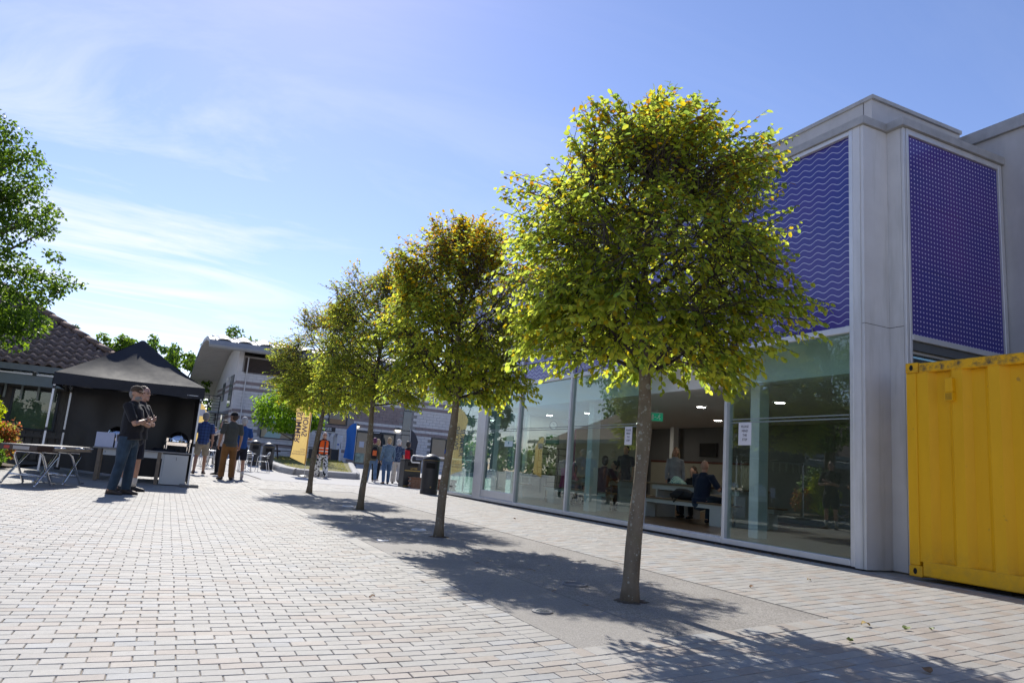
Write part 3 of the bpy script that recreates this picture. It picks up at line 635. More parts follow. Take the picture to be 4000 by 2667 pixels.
# ================================================================ yellow container
def m_yellow():
    t = NT('yellow container paint'); c = t.ramp(t.noise(2.2, 5, .6, stretch=(2, 2, .5)), [(.3, (.72, .375, .004)), (.7, (.79, .425, .006))])
    sp = t.node('ShaderNodeSeparateXYZ'); t.link(t.pos(), sp.inputs[0])
    top = t.math('MULTIPLY', t.math('SUBTRACT', sp.outputs[2], 2.44, clamp=True), 14.0, clamp=True)
    gr = t.math('MULTIPLY', top, t.math('MULTIPLY', t.math('SUBTRACT', t.noise(9, 6, .75), .46, clamp=True), 5., clamp=True))
    c = t.mix(gr, c, (.05, .05, .04))
    sc_ = t.math('MULTIPLY', t.math('SUBTRACT', t.noise(11, 4, .5), .69, clamp=True), 14., clamp=True)
    c = t.mix(t.math('MULTIPLY', sc_, .5), c, (.22, .13, .05))
    bt = t.math('MULTIPLY', t.math('SUBTRACT', .5, sp.outputs[2], clamp=True), t.math('MULTIPLY', t.math('SUBTRACT', t.noise(5, 6, .7), .4, clamp=True), 3., clamp=True))
    c = t.mix(bt, c, (.17, .12, .06))
    t.set(base=c, rough=.5, spec=.28); t.bump(t.noise(3.5, 3), .12, .02); return t.mat
M_YEL = m_yellow()
ct = thing('shipping_container', 'yellow corrugated steel shipping container against the building corner', 'container', (8.2, 3, 0), w=True)
CX, CY1, CY0, CT, CB = 8.20, 5.97, .2, 2.60, .0
cor = MB()                                            # corrugated side: profile in plan
pts = []; y = CY1 - .16; per = .42
while y > CY0 + .2:
    pts += [(CX + .015, y), (CX + .015, y - .12), (CX + .085, y - .19), (CX + .085, y - .34)]; y -= per
vs = [(a, b, z) for z in (.22, CT - .13) for a, b in pts]; k = len(pts)
cor.add(vs, [(i, i + 1, k + i + 1, k + i) for i in range(k - 1)]); cor.build('corrugated_side', M_YEL, ct)
MB().bbox(CX, CX + .16, CY1 - .13, CY1, .17, CT - .13, .008).build('corner_post', M_YEL, ct); MB().box(CX + .016, CX + .06, CY1 - .20, CY1 - .131, .22, CT - .13).build('corner_flange', M_YEL, ct)
MB().bbox(CX + .005, CX + .08, CY0, CY1 - .165, CT - .13, CT - .012, .01).build('top_rail', M_YEL, ct); MB().bbox(CX + .004, CX + .11, CY0, CY1 - .165, .055, .23, .012).build('bottom_rail', M_YEL, ct)
hl = mat('black hollow', (.006, .006, .006), .9)
for z0, z1 in ((CT - .128, CT), (.04, .168)):
    c_ = MB().bbox(CX - .006, CX + .17, CY1 - .163, CY1 + .003, z0, z1, .009).build('corner_casting', M_YEL, ct); o = tuple(ct['_w'])
    zc = (z0 + z1) / 2; q = MB(); q.prism([(CX - .0085, CY1 - .08 + .024 * cos(2 * pi * j / 16), zc + .036 * sin(2 * pi * j / 16)) for j in range(16)], (.0012, 0, 0)); q.build('casting_hole', hl, c_, off=o)
MB().box(CX + .12, CX + 2.3, CY0, CY1 - .01, .10, CT - .03).build('hull', M_YEL, ct)
ve = MB().bbox(CX - .035, CX + .03, 5.36, 5.45, 2.20, 2.37, .008).build('vent', M_YEL, ct)
MB().box(CX - .034, CX + .022, 5.355, 5.455, 2.10, 2.199).build('vent_grille', M_YEL, ve, off=tuple(ct['_w']))
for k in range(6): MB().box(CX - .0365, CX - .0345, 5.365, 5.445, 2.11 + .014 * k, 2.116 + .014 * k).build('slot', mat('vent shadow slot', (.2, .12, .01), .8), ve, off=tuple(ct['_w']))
MB().box(CX + .15, CX + .6, 4.9, 5.3, -.01, .1).build('skid', hl, ct); MB().box(CX + .15, CX + .6, 1.0, 1.4, -.01, .1).build('skid', hl, ct)

# ================================================================ black gazebo
M_TENT = mat('black gazebo canvas', (.030, .031, .036), .72, vary=.2, scale=4, spec=.30, bump=.3, bscale=7, sheen=.0)
M_TENTW = mat('black side sheet', (.013, .014, .018), .42, vary=.3, scale=3, spec=.5, bump=.5, bscale=3.5)
M_LEGA = mat('pale aluminium pole', (.58, .59, .61), .38, .7, vary=.05)
TX0, TX1, TY0, TY1 = -2.26, .54, 17.24, 20.04
tent = thing('gazebo', 'black pop-up gazebo with peaked canopy and black side sheets', 'gazebo', (-.86, 18.64, 0), w=True)
tcx, tcy = -.86, 18.64
roof = MB()
def tr(u, v):
    # u around half side, v from eave to peak on the four sides
    return None
N = 14
for side in range(4):
    c0 = [(TX0 - .03, TY0 - .03), (TX1 + .03, TY0 - .03), (TX1 + .03, TY1 + .03), (TX0 - .03, TY1 + .03)][side]; c1 = [(TX1 + .03, TY0 - .03), (TX1 + .03, TY1 + .03), (TX0 - .03, TY1 + .03), (TX0 - .03, TY0 - .03)][side]
    def fn(u, v, c0=c0, c1=c1):
        ex, ey = lerp(c0[0], c1[0], u), lerp(c0[1], c1[1], u); e = sin(pi * u)
        sag = .05 * e * (1 - v)
        x = lerp(ex, tcx, v * .97); y = lerp(ey, tcy, v * .97)
        z = 2.15 - sag * .5 + 1.03 * (.80 * v + .20 * v * v) + .012 * sin(9 * u + 6 * v) * sin(pi * v) - .05 * e * sin(pi * v) * .8
        return (x, y, z)
    roof.grid(fn, N, 12)
roof.lathe([(.06, 3.165), (.045, 3.19), (.0, 3.20)], 12, (tcx, tcy, 0), cap0=False, cap1=False)
roof.build('canopy', M_TENT, tent, smooth=True)
for nm, a, b in (('valance', (TX0 - .03, TY0 - .035), (TX1 + .03, TY0 - .035)), ('valance', (TX1 + .035, TY0 - .03), (TX1 + .035, TY1 + .03)), ('valance', (TX0 - .035, TY1 + .03), (TX0 - .035, TY0 - .03)), ('valance', (TX1 + .03, TY1 + .035), (TX0 - .03, TY1 + .035))):
    v_ = MB(); nd = Vector((b[1] - a[1], a[0] - b[0], 0)).normalized()
    v_.grid(lambda u, v: (lerp(a[0], b[0], u) + nd.x * .012 * sin(8 * u) * v, lerp(a[1], b[1], u) + nd.y * (.012 * sin(8 * u + 2) * v), lerp(2.152 - .025 * sin(pi * u), 1.895 + .012 * sin(pi * u) + .006 * sin(20 * u), v)), 24, 4)
    v_.build(nm, M_TENT, tent, smooth=True)
lg = text('CANOPY', .0001, M_PAPER, 'x', tent, Matrix.Identity(4)) if False else None
MB().box(TX1 - .27, TX1 - .09, TY0 - .052, TY0 - .0505, 1.955, 1.966).build('print_mark', M_LEGA, tent); MB().prism([(TX1 - .31, TY0 - .052, 1.953), (TX1 - .285, TY0 - .052, 1.953), (TX1 - .2975, TY0 - .052, 1.972)], (0, .0015, 0)).build('print_mark', M_LEGA, tent)
for x, y, top in ((TX0, TY0, 1.95), (TX1 - .02, TY0, 1.95), (TX0, TY1, 2.05), (TX1 - .02, TY1, 2.05)):
    zb_ = gz(x, y); L = MB().box(x - .018, x + .018, y - .018, y + .018, zb_ + .05, top).build('leg', M_LEGA, tent)
    MB().box(x - .012, x + .012, y - .012, y + .012, zb_ + .012, zb_ + .8).build('inner_leg', M_LEGA, tent) if False else None
    o = tuple(tent['_w'])
    MB().box(x - .026, x + .026, y - .026, y + .026, .86 + zb_, .93 + zb_).build('clamp', M_GASKET, L, off=o); MB().box(x - .024, x + .024, y - .024, y + .024, top - .14, top - .08).build('clamp', M_GASKET, L, off=o)
    MB().bbox(x - .06, x + .06, y - .06, y + .06, zb_, zb_ + .05, .008).build('foot', M_GASKET, L, off=o)
for x, y, lab in ((TX0 - .02, TY0 - .05, 'grey slab weight at the left front gazebo leg'), (TX1, TY0 - .06, 'grey slab weight at the right front gazebo leg')):
    w_ = MB().bbox(-.19, .19, -.14, -.065, 0, .055, .01).bbox(-.19, .19, .115, .19, 0, .055, .01).box(-.17, -.12, -.065, .115, .0, .05).box(.12, .17, -.065, .115, 0, .05).build('leg_weight', mat('grey slab', (.17, .165, .155), .9, vary=.2, scale=20)); w_.location = (x, y, gz(x, y)); tag(w_, lab, 'weight', 'weights at the gazebo legs')
for a, b in (((TX0, TY0), (TX1, TY0)), ((TX0, TY0), (TX0, TY1)), ((TX1 - .02, TY0), (TX1 - .02, TY1)), ((TX0, TY1), (TX1, TY1))):    # scissor trusses
    for k in range(2):
        p = [(lerp(a[0], b[0], t), lerp(a[1], b[1], t)) for t in (k * .5, k * .5 + .5)]
        for z0, z1 in ((2.09, 1.94), (1.94, 2.09)): MB().beam((p[0][0], p[0][1] + .02, z0), (p[1][0], p[1][1] + .02, z1), .012, .022).build('truss_bar', M_LEGA, tent)
def sheet(name, fn, nu, nv): m_ = MB(); m_.grid(fn, nu, nv); return m_.build(name, M_TENTW, tent, smooth=True)
sheet('side_sheet', lambda u, v: (lerp(TX0 + .03, TX1 - .03, u), TY1 - .03 + .03 * sin(7 * u + 2 * v) * v + .015 * sin(23 * u), lerp(2.05, .05 + gz(lerp(TX0, TX1, u), 20), v)), 40, 14)
sheet('side_sheet', lambda u, v: (TX1 - .03 + .05 * sin(6 * v + 5 * u) * v * (1 - v) + .02 * sin(17 * u + 3 * v), lerp(TY0 + .25, TY1 - .04, u), lerp(2.0, .05, v)), 30, 14)

# tables under the gazebo
M_TBL = mat('grey laminate table', (.25, .24, .23), .4, vary=.08); M_TBLEG = mat('brown wooden leg', (.20, .15, .10), .55, vary=.2, scale=12); M_WPANEL = mat('cream white panel', (.56, .56, .53), .5, vary=.05, scale=3)
tb = thing('serving_table', 'long serving table with brown legs under the black gazebo', 'table', (-.42, 17.75, 0), w=True)
MB().bbox(-1.40, .58, 17.42, 18.08, .685, .715, .004).build('tabletop', M_TBL, tb); MB().box(-1.20, -.06, 17.475, 17.51, .555, .684).build('apron', M_WPANEL, tb)
for x in (-1.30, -.16):
    for y in (17.45, 17.99): MB().bbox(x, x + .075, y, y + .06, gz(x, y), .684, .004).build('leg', M_TBLEG, tb)
for x in (-1.16, -.1): MB().ell((x, 17.472, .62), (.010, .005, .010), 8, 6).build('bolt', M_GASKET, tb)
cb = thing('white_cupboard', 'white low cupboard under the right end of the serving table', 'cupboard', (.22, 17.75, 0), w=True)
MB().bbox(-.02, .46, 17.44, 18.0, .02, .66, .005).build('carcass', M_WPANEL, cb); MB().box(-.06, -.022, 17.47, 18.0, .02, .66).build('side_panel', M_WPANEL, cb)
for k in range(3): MB().ell((.22, 17.438, .60 - .025 * k), (.008, .005, .008), 8, 6).build('hole', M_GASKET, cb)
MB().box(-.01, .45, 17.5, 17.95, 0, .019).build('plinth', M_GASKET, cb)
M_CARD = mat('white box card', (.58, .60, .72), .6, vary=.04)
for x, lab in ((-1.37, 'white box at the left end of the serving table'), (-1.0, 'white box beside the man in black, next to the left box')):
    c_ = thing('white_box', lab, 'box', (x + .16, 17.62, .716), group='white boxes on the serving table'); MB().bbox(-.17, .17, -.1, .1, 0, .305, .004).build('carton', M_CARD, c_); MB().box(-.168, .168, -.008, .008, .305, .3065).build('seam', M_LEGA, c_)
M_CHROME = mat('polished steel', (.72, .73, .75), .10, 1.0, vary=.03); M_ROLL = NT('clear blue cover'); M_ROLL.set(base=(.25, .45, .75), rough=.12, spec=.6); M_ROLL = M_ROLL.mat
def chafing(lab, x, y, rz):
    c_ = thing('chafing_dish', lab, 'chafing dish', (x, y, .716), rz, group='roll top chafing dishes')
    MB().bbox(-.25, .25, -.18, .18, .13, .22, .01).build('pan', M_CHROME, c_, auto=30)
    for sx in (-1, 1):
        for sy in (-1, 1): MB().tube([(sx * .235, sy * .165, 0), (sx * .235, sy * .165, .30)], .014, 8).build('leg', M_CHROME, c_)
    MB().bbox(-.26, -.215, -.19, .19, .22, .30, .006).bbox(.215, .26, -.19, .19, .22, .30, .006).build('frame', M_CHROME, c_, auto=30)
    dm = MB(); dm.grid(lambda u, v: (.212 * cos(2 * pi * u) * cos(pi / 2 * v), .182 * sin(2 * pi * u) * cos(pi / 2 * v), .225 + .225 * sin(pi / 2 * v)), 32, 12)
    dm.build('lid', M_CHROME, c_, smooth=True); MB().tube([(-.1, -.2, .28), (-.1, -.23, .27), (.1, -.23, .27), (.1, -.2, .28)], .009, 6).build('handle', M_CHROME, c_)
    MB().lathe([(.05, .005), (.055, .06), (.05, .07)], 16).build('burner', M_GASKET, c_)
    return c_
chafing('chafing dish with shiny domed lid at the right end of the serving table', .20, 17.78, .12)
bb = chafing('chafing dish with bluish lid behind the white boxes', -1.02, 17.93, 0)
hp = thing('cloth_pile', 'black folded cloth lying in front of the chafing dish', 'cloth', (-.06, 17.58, .716)); q = MB(); q.grid(lambda u, v: ((u - .5) * .55, (v - .5) * .24, .004 + .07 * sin(pi * u) ** .5 * sin(pi * v) ** .5 * (1 + .2 * sin(7 * u))), 14, 6); q.build('cloth', M_TENTW, hp, smooth=True)

# ================================================================ folding table with chrome legs
ft = thing('folding_trestle', 'folding table with dark top and bent chrome tube legs', 'folding table', (-1.72, 14.2, 0), w=True)
M_BROWN = mat('brown vinyl edge', (.045, .025, .02), .35, vary=.15); M_TOPD = mat('worn grey vinyl top', (.17, .16, .155), .45, vary=.25, scale=14); M_BEIGE = mat('beige underside', (.32, .26, .19), .6)
A0 = Vector((-2.28, 13.2, 0)); DX = Vector((.50, .045, 0)).normalized(); DYv = Vector((.20, .98, 0)).normalized()
def FT(a, b, z): p = A0 + DX * a + DYv * b; return (p.x, p.y, z)
zt = .70; Wd, Ln = .62, 2.35
def slab(mb, a0, a1, b0, b1, z0, z1): mb.add([FT(a0, b0, z0), FT(a1, b0, z0), FT(a1, b1, z0), FT(a0, b1, z0), FT(a0, b0, z1), FT(a1, b0, z1), FT(a1, b1, z1), FT(a0, b1, z1)], [(0, 3, 2, 1), (4, 5, 6, 7), (0, 1, 5, 4), (1, 2, 6, 5), (2, 3, 7, 6), (3, 0, 4, 7)])
q = MB(); poly = [(.0, .0), (.48, .0), (Wd, .22), (Wd, Ln - .2), (.5, Ln), (.0, Ln)]
q.prism([FT(a, b, zt - .085) for a, b in poly], (0, 0, .075)); q.build('frame', M_BROWN, ft)
q = MB(); q.prism([FT(a * .985 + .004, b * .99 + .01, zt - .0095) for a, b in poly], (0, 0, .014)); q.build('top', M_TOPD, ft)
q = MB(); slab(q, Wd + .0005, Wd + .004, .3, Ln - .3, zt - .075, zt - .03); q.build('side_strip', M_BEIGE, ft)
MB().tube([FT(Wd + .012, .24, zt - .025), FT(Wd + .012, 1.2, zt - .025)], .013, 8).tube([FT(Wd + .012, 1.22, zt - .025), FT(Wd + .012, Ln - .22, zt - .025)], .013, 8).build('side_rail', M_CHROME, ft, smooth=True)
q = MB(); slab(q, .17, .38, -.002, .001, zt - .075, zt - .022); q.build('label_plate', mat('pale label', (.42, .40, .38), .6), ft); q = MB(); slab(q, .055, .125, -.002, .001, zt - .07, zt - .025); q.build('red_label', mat('red label', (.45, .05, .03), .5), ft)
zg = lambda a, b: gz(*FT(a, b, 0)[:2])
def hoop(a0, a1, b0, bt, name='leg'):
    pts = []; zg0 = zg(a0, bt); zg1 = zg(a1, bt)
    pts = [FT(a0 - .03, bt - .09 if bt < b0 else bt + .09, zg0 + .02), FT(a0, bt, zg0 + .025), FT(a0, lerp(bt, b0, .15), zg0 + .10), FT(a0, lerp(bt, b0, .92), zt - .17), FT(a0 + .03, b0, zt - .11), FT(a1 - .03, b0, zt - .11), FT(a1, lerp(bt, b0, .92), zt - .17), FT(a1, lerp(bt, b0, .15), zg1 + .10), FT(a1, bt, zg1 + .025), FT(a1 + .03, bt - .09 if bt < b0 else bt + .09, zg1 + .02)]
    L = MB().tube(pts, .019, 8).build(name, M_CHROME, ft, smooth=True)
    MB().tube([FT(a0 + .005, lerp(bt, b0, .26), zg0 + .155), FT(a1 - .005, lerp(bt, b0, .26), zg1 + .155)], .014, 8).build('stretcher', M_CHROME, L, off=tuple(ft['_w']), smooth=True)
hoop(.06, .50, .95, .12); hoop(.09, .47, .30, .86); hoop(.06, .50, 1.5, 2.2); hoop(.09, .47, 2.15, 1.45)

# ================================================================ low tiled building behind
M_TILE = mat('brown concrete roof tile', (.22, .15, .118), .9, vary=.35, scale=5, bump=.6, bscale=70, dirt=((.26, .24, .21), 9., 1.3))
M_TIMBER = mat('weathered timber board', (.135, .12, .105), .9, vary=.3, scale=6, stretch=(8, 8, 1), bump=.4, bscale=40); M_GUT = mat('grey steel gutter', (.19, .215, .235), .5, .3, vary=.1); M_WINF = mat('dark window frame', (.025, .032, .038), .5)
hs = thing('tiled_bungalow', 'low timber clad building with brown pantile hipped roof', 'building', (-6, 24, .2), w=True)
EY, EZ, HX, PT = 21.5, 2.56, -.70, .58
HXm = -16.; YB = 35.
MB().box(-15.2, -1.3, 22.12, 22.3, .15, 2.6).box(-1.45, -1.3, 22.3, 32, .15, 2.6).build('wall', M_TIMBER, hs)
MB().box(-15.9, HX + .06, EY - .12, EY + .02, EZ - .16, EZ - .005).box(HX - .06, HX + .06, EY + .021, 34, EZ - .16, EZ - .005).build('gutter', M_GUT, hs); MB().box(-15.8, HX, EY + .021, 22.12, EZ - .14, EZ - .08).build('soffit', M_GUT, hs)
rp = MB(); rp.add([(HXm, EY, EZ - .03), (HX, EY, EZ - .03), (HX - 5.4, EY + 5.4, EZ - .03 + 5.4 * PT), (HXm, EY + 5.4, EZ - .03 + 5.4 * PT), (HX, EY + 10.8, EZ - .03), (HXm, EY + 10.8, EZ - .03)], [(0, 1, 2, 3), (1, 4, 2), (4, 5, 3, 2)]); rf = rp.build('roof', M_TILE, hs)
# pantiles on the front slope, one mesh shared by all
tm = MB(); TW, TL = .235, .335; n = 8; ks = sqrt(1 + PT * PT)
def tprof(u): return .034 * sin(2 * pi * u - .6) + .026
tv = []
for d, dz in ((0., .026), (TL * 1.12, -.014)):
    for th in (0, -.024):
        for j in range(n + 1): u = j / n; tv.append((u * TW, d / ks, tprof(u) + dz + d / ks * PT + th))
r_ = n + 1; tf = []
for j in range(n): tf += [(j, j + 1, 2 * r_ + j + 1, 2 * r_ + j), (r_ + j, j + r_ + 0, j, j) if False else (j, r_ + j, r_ + j + 1, j + 1)]
tm.add(tv, tf); tile_me = tm.mesh('roof_tile', M_TILE, True)
spots = []
random.seed(21)
for r in range(15):
    d = r * TL / ks; yy = EY - .03 + d; zz_ = EZ + d * PT; xmax = HX - d - .12
    for c in range(36):
        x = -.75 - c * TW
        if x + TW > xmax: continue
        p = proj((x, yy, zz_))
        if p is None: continue
        spots.append((abs(p[0] - .03) if p[0] > -.01 else 9 + abs(p[0]), x, yy, zz_))
spots.sort(); o = hs['_w']; mb = MB()
for i, (k_, x, yy, zz_) in enumerate(spots):
    l_ = (x - o[0] + random.uniform(-.004, .004), yy - o[1], zz_ - o[2] + random.uniform(-.004, .004))
    if i < 290:
        tl_ = bpy.data.objects.new('roof_tile', tile_me); COL.objects.link(tl_); tl_.parent = rf; tl_.location = l_
    else: mb.add([(a + l_[0], b + l_[1], c + l_[2]) for a, b, c in tv], tf)
mt = MB(); mt.v = mb.v; mt.f = mb.f; mt.m = mb.m; mt.c = mb.c; rr_ = mt.build('roof_tiles', M_TILE, rf, off=(0, 0, 0), smooth=True); rr_['kind'] = 'stuff'
for k in range(15):                                   # hip tiles
    s0 = k * .36; s1 = s0 + .40; a = Vector((HX - s0, EY + s0, EZ + s0 * PT + .055)); b = Vector((HX - s1, EY + s1, EZ + s1 * PT + .035))
    MB().tube([a, b], [(.125, .085), (.105, .075)], 10).build('hip_tile', M_TILE, rf, off=tuple(o), smooth=True)
# windows and timber work of the front
M_WGL = m_glass('window glass left', (.70, .76, .72), .05)
for x0, x1 in ((-5.05, -4.0), (-3.78, -2.72), (-2.5, -1.5)):
    f_ = MB().box(x0, x1, 22.06, 22.119, .95, 1.0).box(x0, x1, 22.06, 22.119, 1.95, 2.0).box(x0, x0 + .06, 22.06, 22.119, 1.0, 1.95).box(x1 - .06, x1, 22.06, 22.119, 1.0, 1.95).build('window', M_WINF, hs)
    MB().box(x0 + .06, x1 - .06, 22.085, 22.095, 1.0, 1.95).build('pane', M_WGL, f_, off=tuple(o)); MB().box(x0 + .06, x1 - .06, 22.1, 22.118, 1.0, 1.95).build('blind', mat('pale blind', (.40, .43, .36), .8, vary=.25, scale=3), f_, off=tuple(o))
x = -8.0; k = 0
while x < -1.4:
    MB().box(x, x + .145, 22.04, 22.059, .2 + gz(x, 22) - .15, .93).build('board', M_TIMBER, hs); MB().box(x, x + .145, 22.04, 22.059, 2.02, 2.40).build('board', M_TIMBER, hs); x += .168; k += 1
for z in (2.02, 2.30, .78): MB().box(-8, -1.4, 21.98, 22.039, z, z + .08).build('rail', M_TIMBER, hs)
x = -7.9
while x < -1.5:
    MB().box(x, x + .05, 21.93, 21.979, 1.72, 2.30).build('batten', mat('pale grey batten', (.30, .33, .31), .7), hs); x += .36
# lean-to glass canopy in front
cn = thing('entrance_canopy', 'pale glass lean-to canopy in front of the low building', 'canopy', (-5, 21.2, 0), w=True)
MB().box(-9, -2.0, 20.95, 21.0, 2.28, 2.31).build('front_bar', M_LEGA, cn); MB().box(-9, -2.0, 20.97, 20.995, 2.02, 2.279).build('fascia', mat('blue grey fascia', (.17, .21, .23), .5, vary=.08), cn)
gp = MB(); gp.add([(-9, 20.95, 2.32), (-2, 20.95, 2.32), (-2, 22.1, 2.37), (-9, 22.1, 2.37), (-9, 20.95, 2.33), (-2, 20.95, 2.33), (-2, 22.1, 2.38), (-9, 22.1, 2.38)], [(0, 3, 2, 1), (4, 5, 6, 7), (0, 1, 5, 4), (1, 2, 6, 5), (2, 3, 7, 6), (3, 0, 4, 7)]); gp.build('glass_sheet', m_glass('canopy glass', (.75, .82, .82), .12), cn)
for x in (-7.6, -6.5, -5.4, -4.3, -3.2, -2.1): MB().beam((x, 20.93, 2.35), (x, 22.1, 2.40), .05, .03).build('glazing_bar', M_LEGA, cn); MB().box(x - .04, x + .04, 20.92, 20.95, 2.27, 2.36).build('clip', M_GASKET, cn)
for x in (-7.0, -4.6): MB().box(x - .05, x + .05, 20.98, 21.06, gz(x, 21), 2.27).build('post', M_TIMBER, cn)
# ================================================================ trees
def m_leaf(name, trans=.70, gloss=.55, spec=.16):
    t = NT(name); c = t.attr('Col')
    c2 = t.mix(1., c, t.ramp(t.noise(30, 3, .6), [(.3, (.85, .85, .85)), (.7, (1.12, 1.12, 1.12))]), 'MULTIPLY')
    t.set(base=c2, rough=gloss, spec=spec)
    tl = t.node('ShaderNodeBsdfTranslucent'); hs_ = t.node('ShaderNodeHueSaturation'); hs_.inputs['Value'].default_value = 4.2; hs_.inputs['Saturation'].default_value = 1.1; hs_.inputs['Hue'].default_value = .482; t.link(c2, hs_.inputs['Color']); t.link(hs_.outputs[0], tl.inputs[0])
    m = t.node('ShaderNodeMixShader'); m.inputs[0].default_value = trans; t.link(t.b.outputs[0], m.inputs[1]); t.link(tl.outputs[0], m.inputs[2]); t.link(m.outputs[0], t.out.inputs[0]); return t.mat
M_LEAF = m_leaf('hornbeam leaf'); M_LEAF_D = m_leaf('dark leaf', .42, .4)
def m_bark(name, lich=True, base=((.12, .098, .070), (.22, .18, .13))):
    t = NT(name); g = t.noise(9, 6, .65, stretch=(1, 1, .45)); c = t.ramp(g, [(.3, base[0]), (.7, base[1])])
    c = t.mix(t.math('MULTIPLY', t.math('SUBTRACT', t.noise(5, 3), .5, clamp=True), 1.8, clamp=True), c, (.10, .095, .045))
    if lich:
        n_ = t.noise(14, 3, .5)
        sp = t.node('ShaderNodeSeparateXYZ'); t.link(t.pos(), sp.inputs[0])
        for sc, th, hi in ((12., .26, .9), (24., .30, 1.2), (52., .30, 1.3)):
            v = t.vor(sc); rnd = t.node('ShaderNodeSeparateColor'); t.link(v.outputs['Color'], rnd.inputs[0])
            zt_ = t.math('ADD', .16, t.math('MULTIPLY', sp.outputs[2], .26))
            keep = t.math('LESS_THAN', rnd.outputs[0], t.math('MULTIPLY', zt_, hi)); rad = t.math('ADD', t.math('MULTIPLY', rnd.outputs[1], th), .06)
            spot = t.math('MULTIPLY', keep, t.math('LESS_THAN', t.math('ADD', v.outputs['Distance'], t.math('MULTIPLY', t.math('SUBTRACT', n_, .5), .55)), rad))
            c = t.mix(t.math('MULTIPLY', spot, .75), c, t.ramp(t.noise(50, 3), [(.35, (.22, .22, .18)), (.65, (.36, .36, .31))]))
    t.set(base=c, rough=.9, spec=.2); t.bump(t.noise(45, 5, .7, stretch=(1, 1, .4)), .8, .008); return t.mat
M_BARK = m_bark('lichened bark'); M_BARK2 = m_bark('plain bark', False); M_TWIG = mat('dark twig', (.045, .035, .028), .9, vary=.2, scale=20)
def leaf_verts(p, d, nrm, L, Wd, fold=.25, droop=.12):
    """an ovate pointed leaf of six faces folded along the midrib"""
    d = d.normalized(); s = d.cross(nrm)
    if s.length < 1e-4: s = d.orthogonal()
    s.normalize(); n = s.cross(d).normalized()
    def q(t, w, k=0): return p + d * (t * L) + s * (w * Wd) + n * (abs(w) * fold * Wd - droop * L * t * t)
    return [q(0, 0), q(.40, -.5), q(.45, 0), q(.40, .5), q(1, 0)]
LF = [(0, 2, 1), (0, 3, 2), (1, 2, 4), (2, 3, 4)]
def leaf8(p, d, nrm, L, Wd, fold=.22, droop=.14):
    d = d.normalized(); s = d.cross(nrm)
    if s.length < 1e-4: s = d.orthogonal()
    s.normalize(); n = s.cross(d).normalized()
    def q(t, w): return p + d * (t * L) + s * (w * Wd) + n * (abs(w) * fold * Wd - droop * L * t * t)
    return [q(0, 0), q(.22, -.42), q(.25, 0), q(.22, .42), q(.68, -.43), q(.70, 0), q(.68, .43), q(1, 0)]
LF8 = [(0, 2, 1), (0, 3, 2), (1, 2, 5, 4), (2, 3, 6, 5), (4, 5, 7), (5, 6, 7)]
def rnd_dir(R):
    while True:
        v = Vector((R.uniform(-1, 1), R.uniform(-1, 1), R.uniform(-1, 1)))
        if .05 < v.length < 1: return v.normalized()
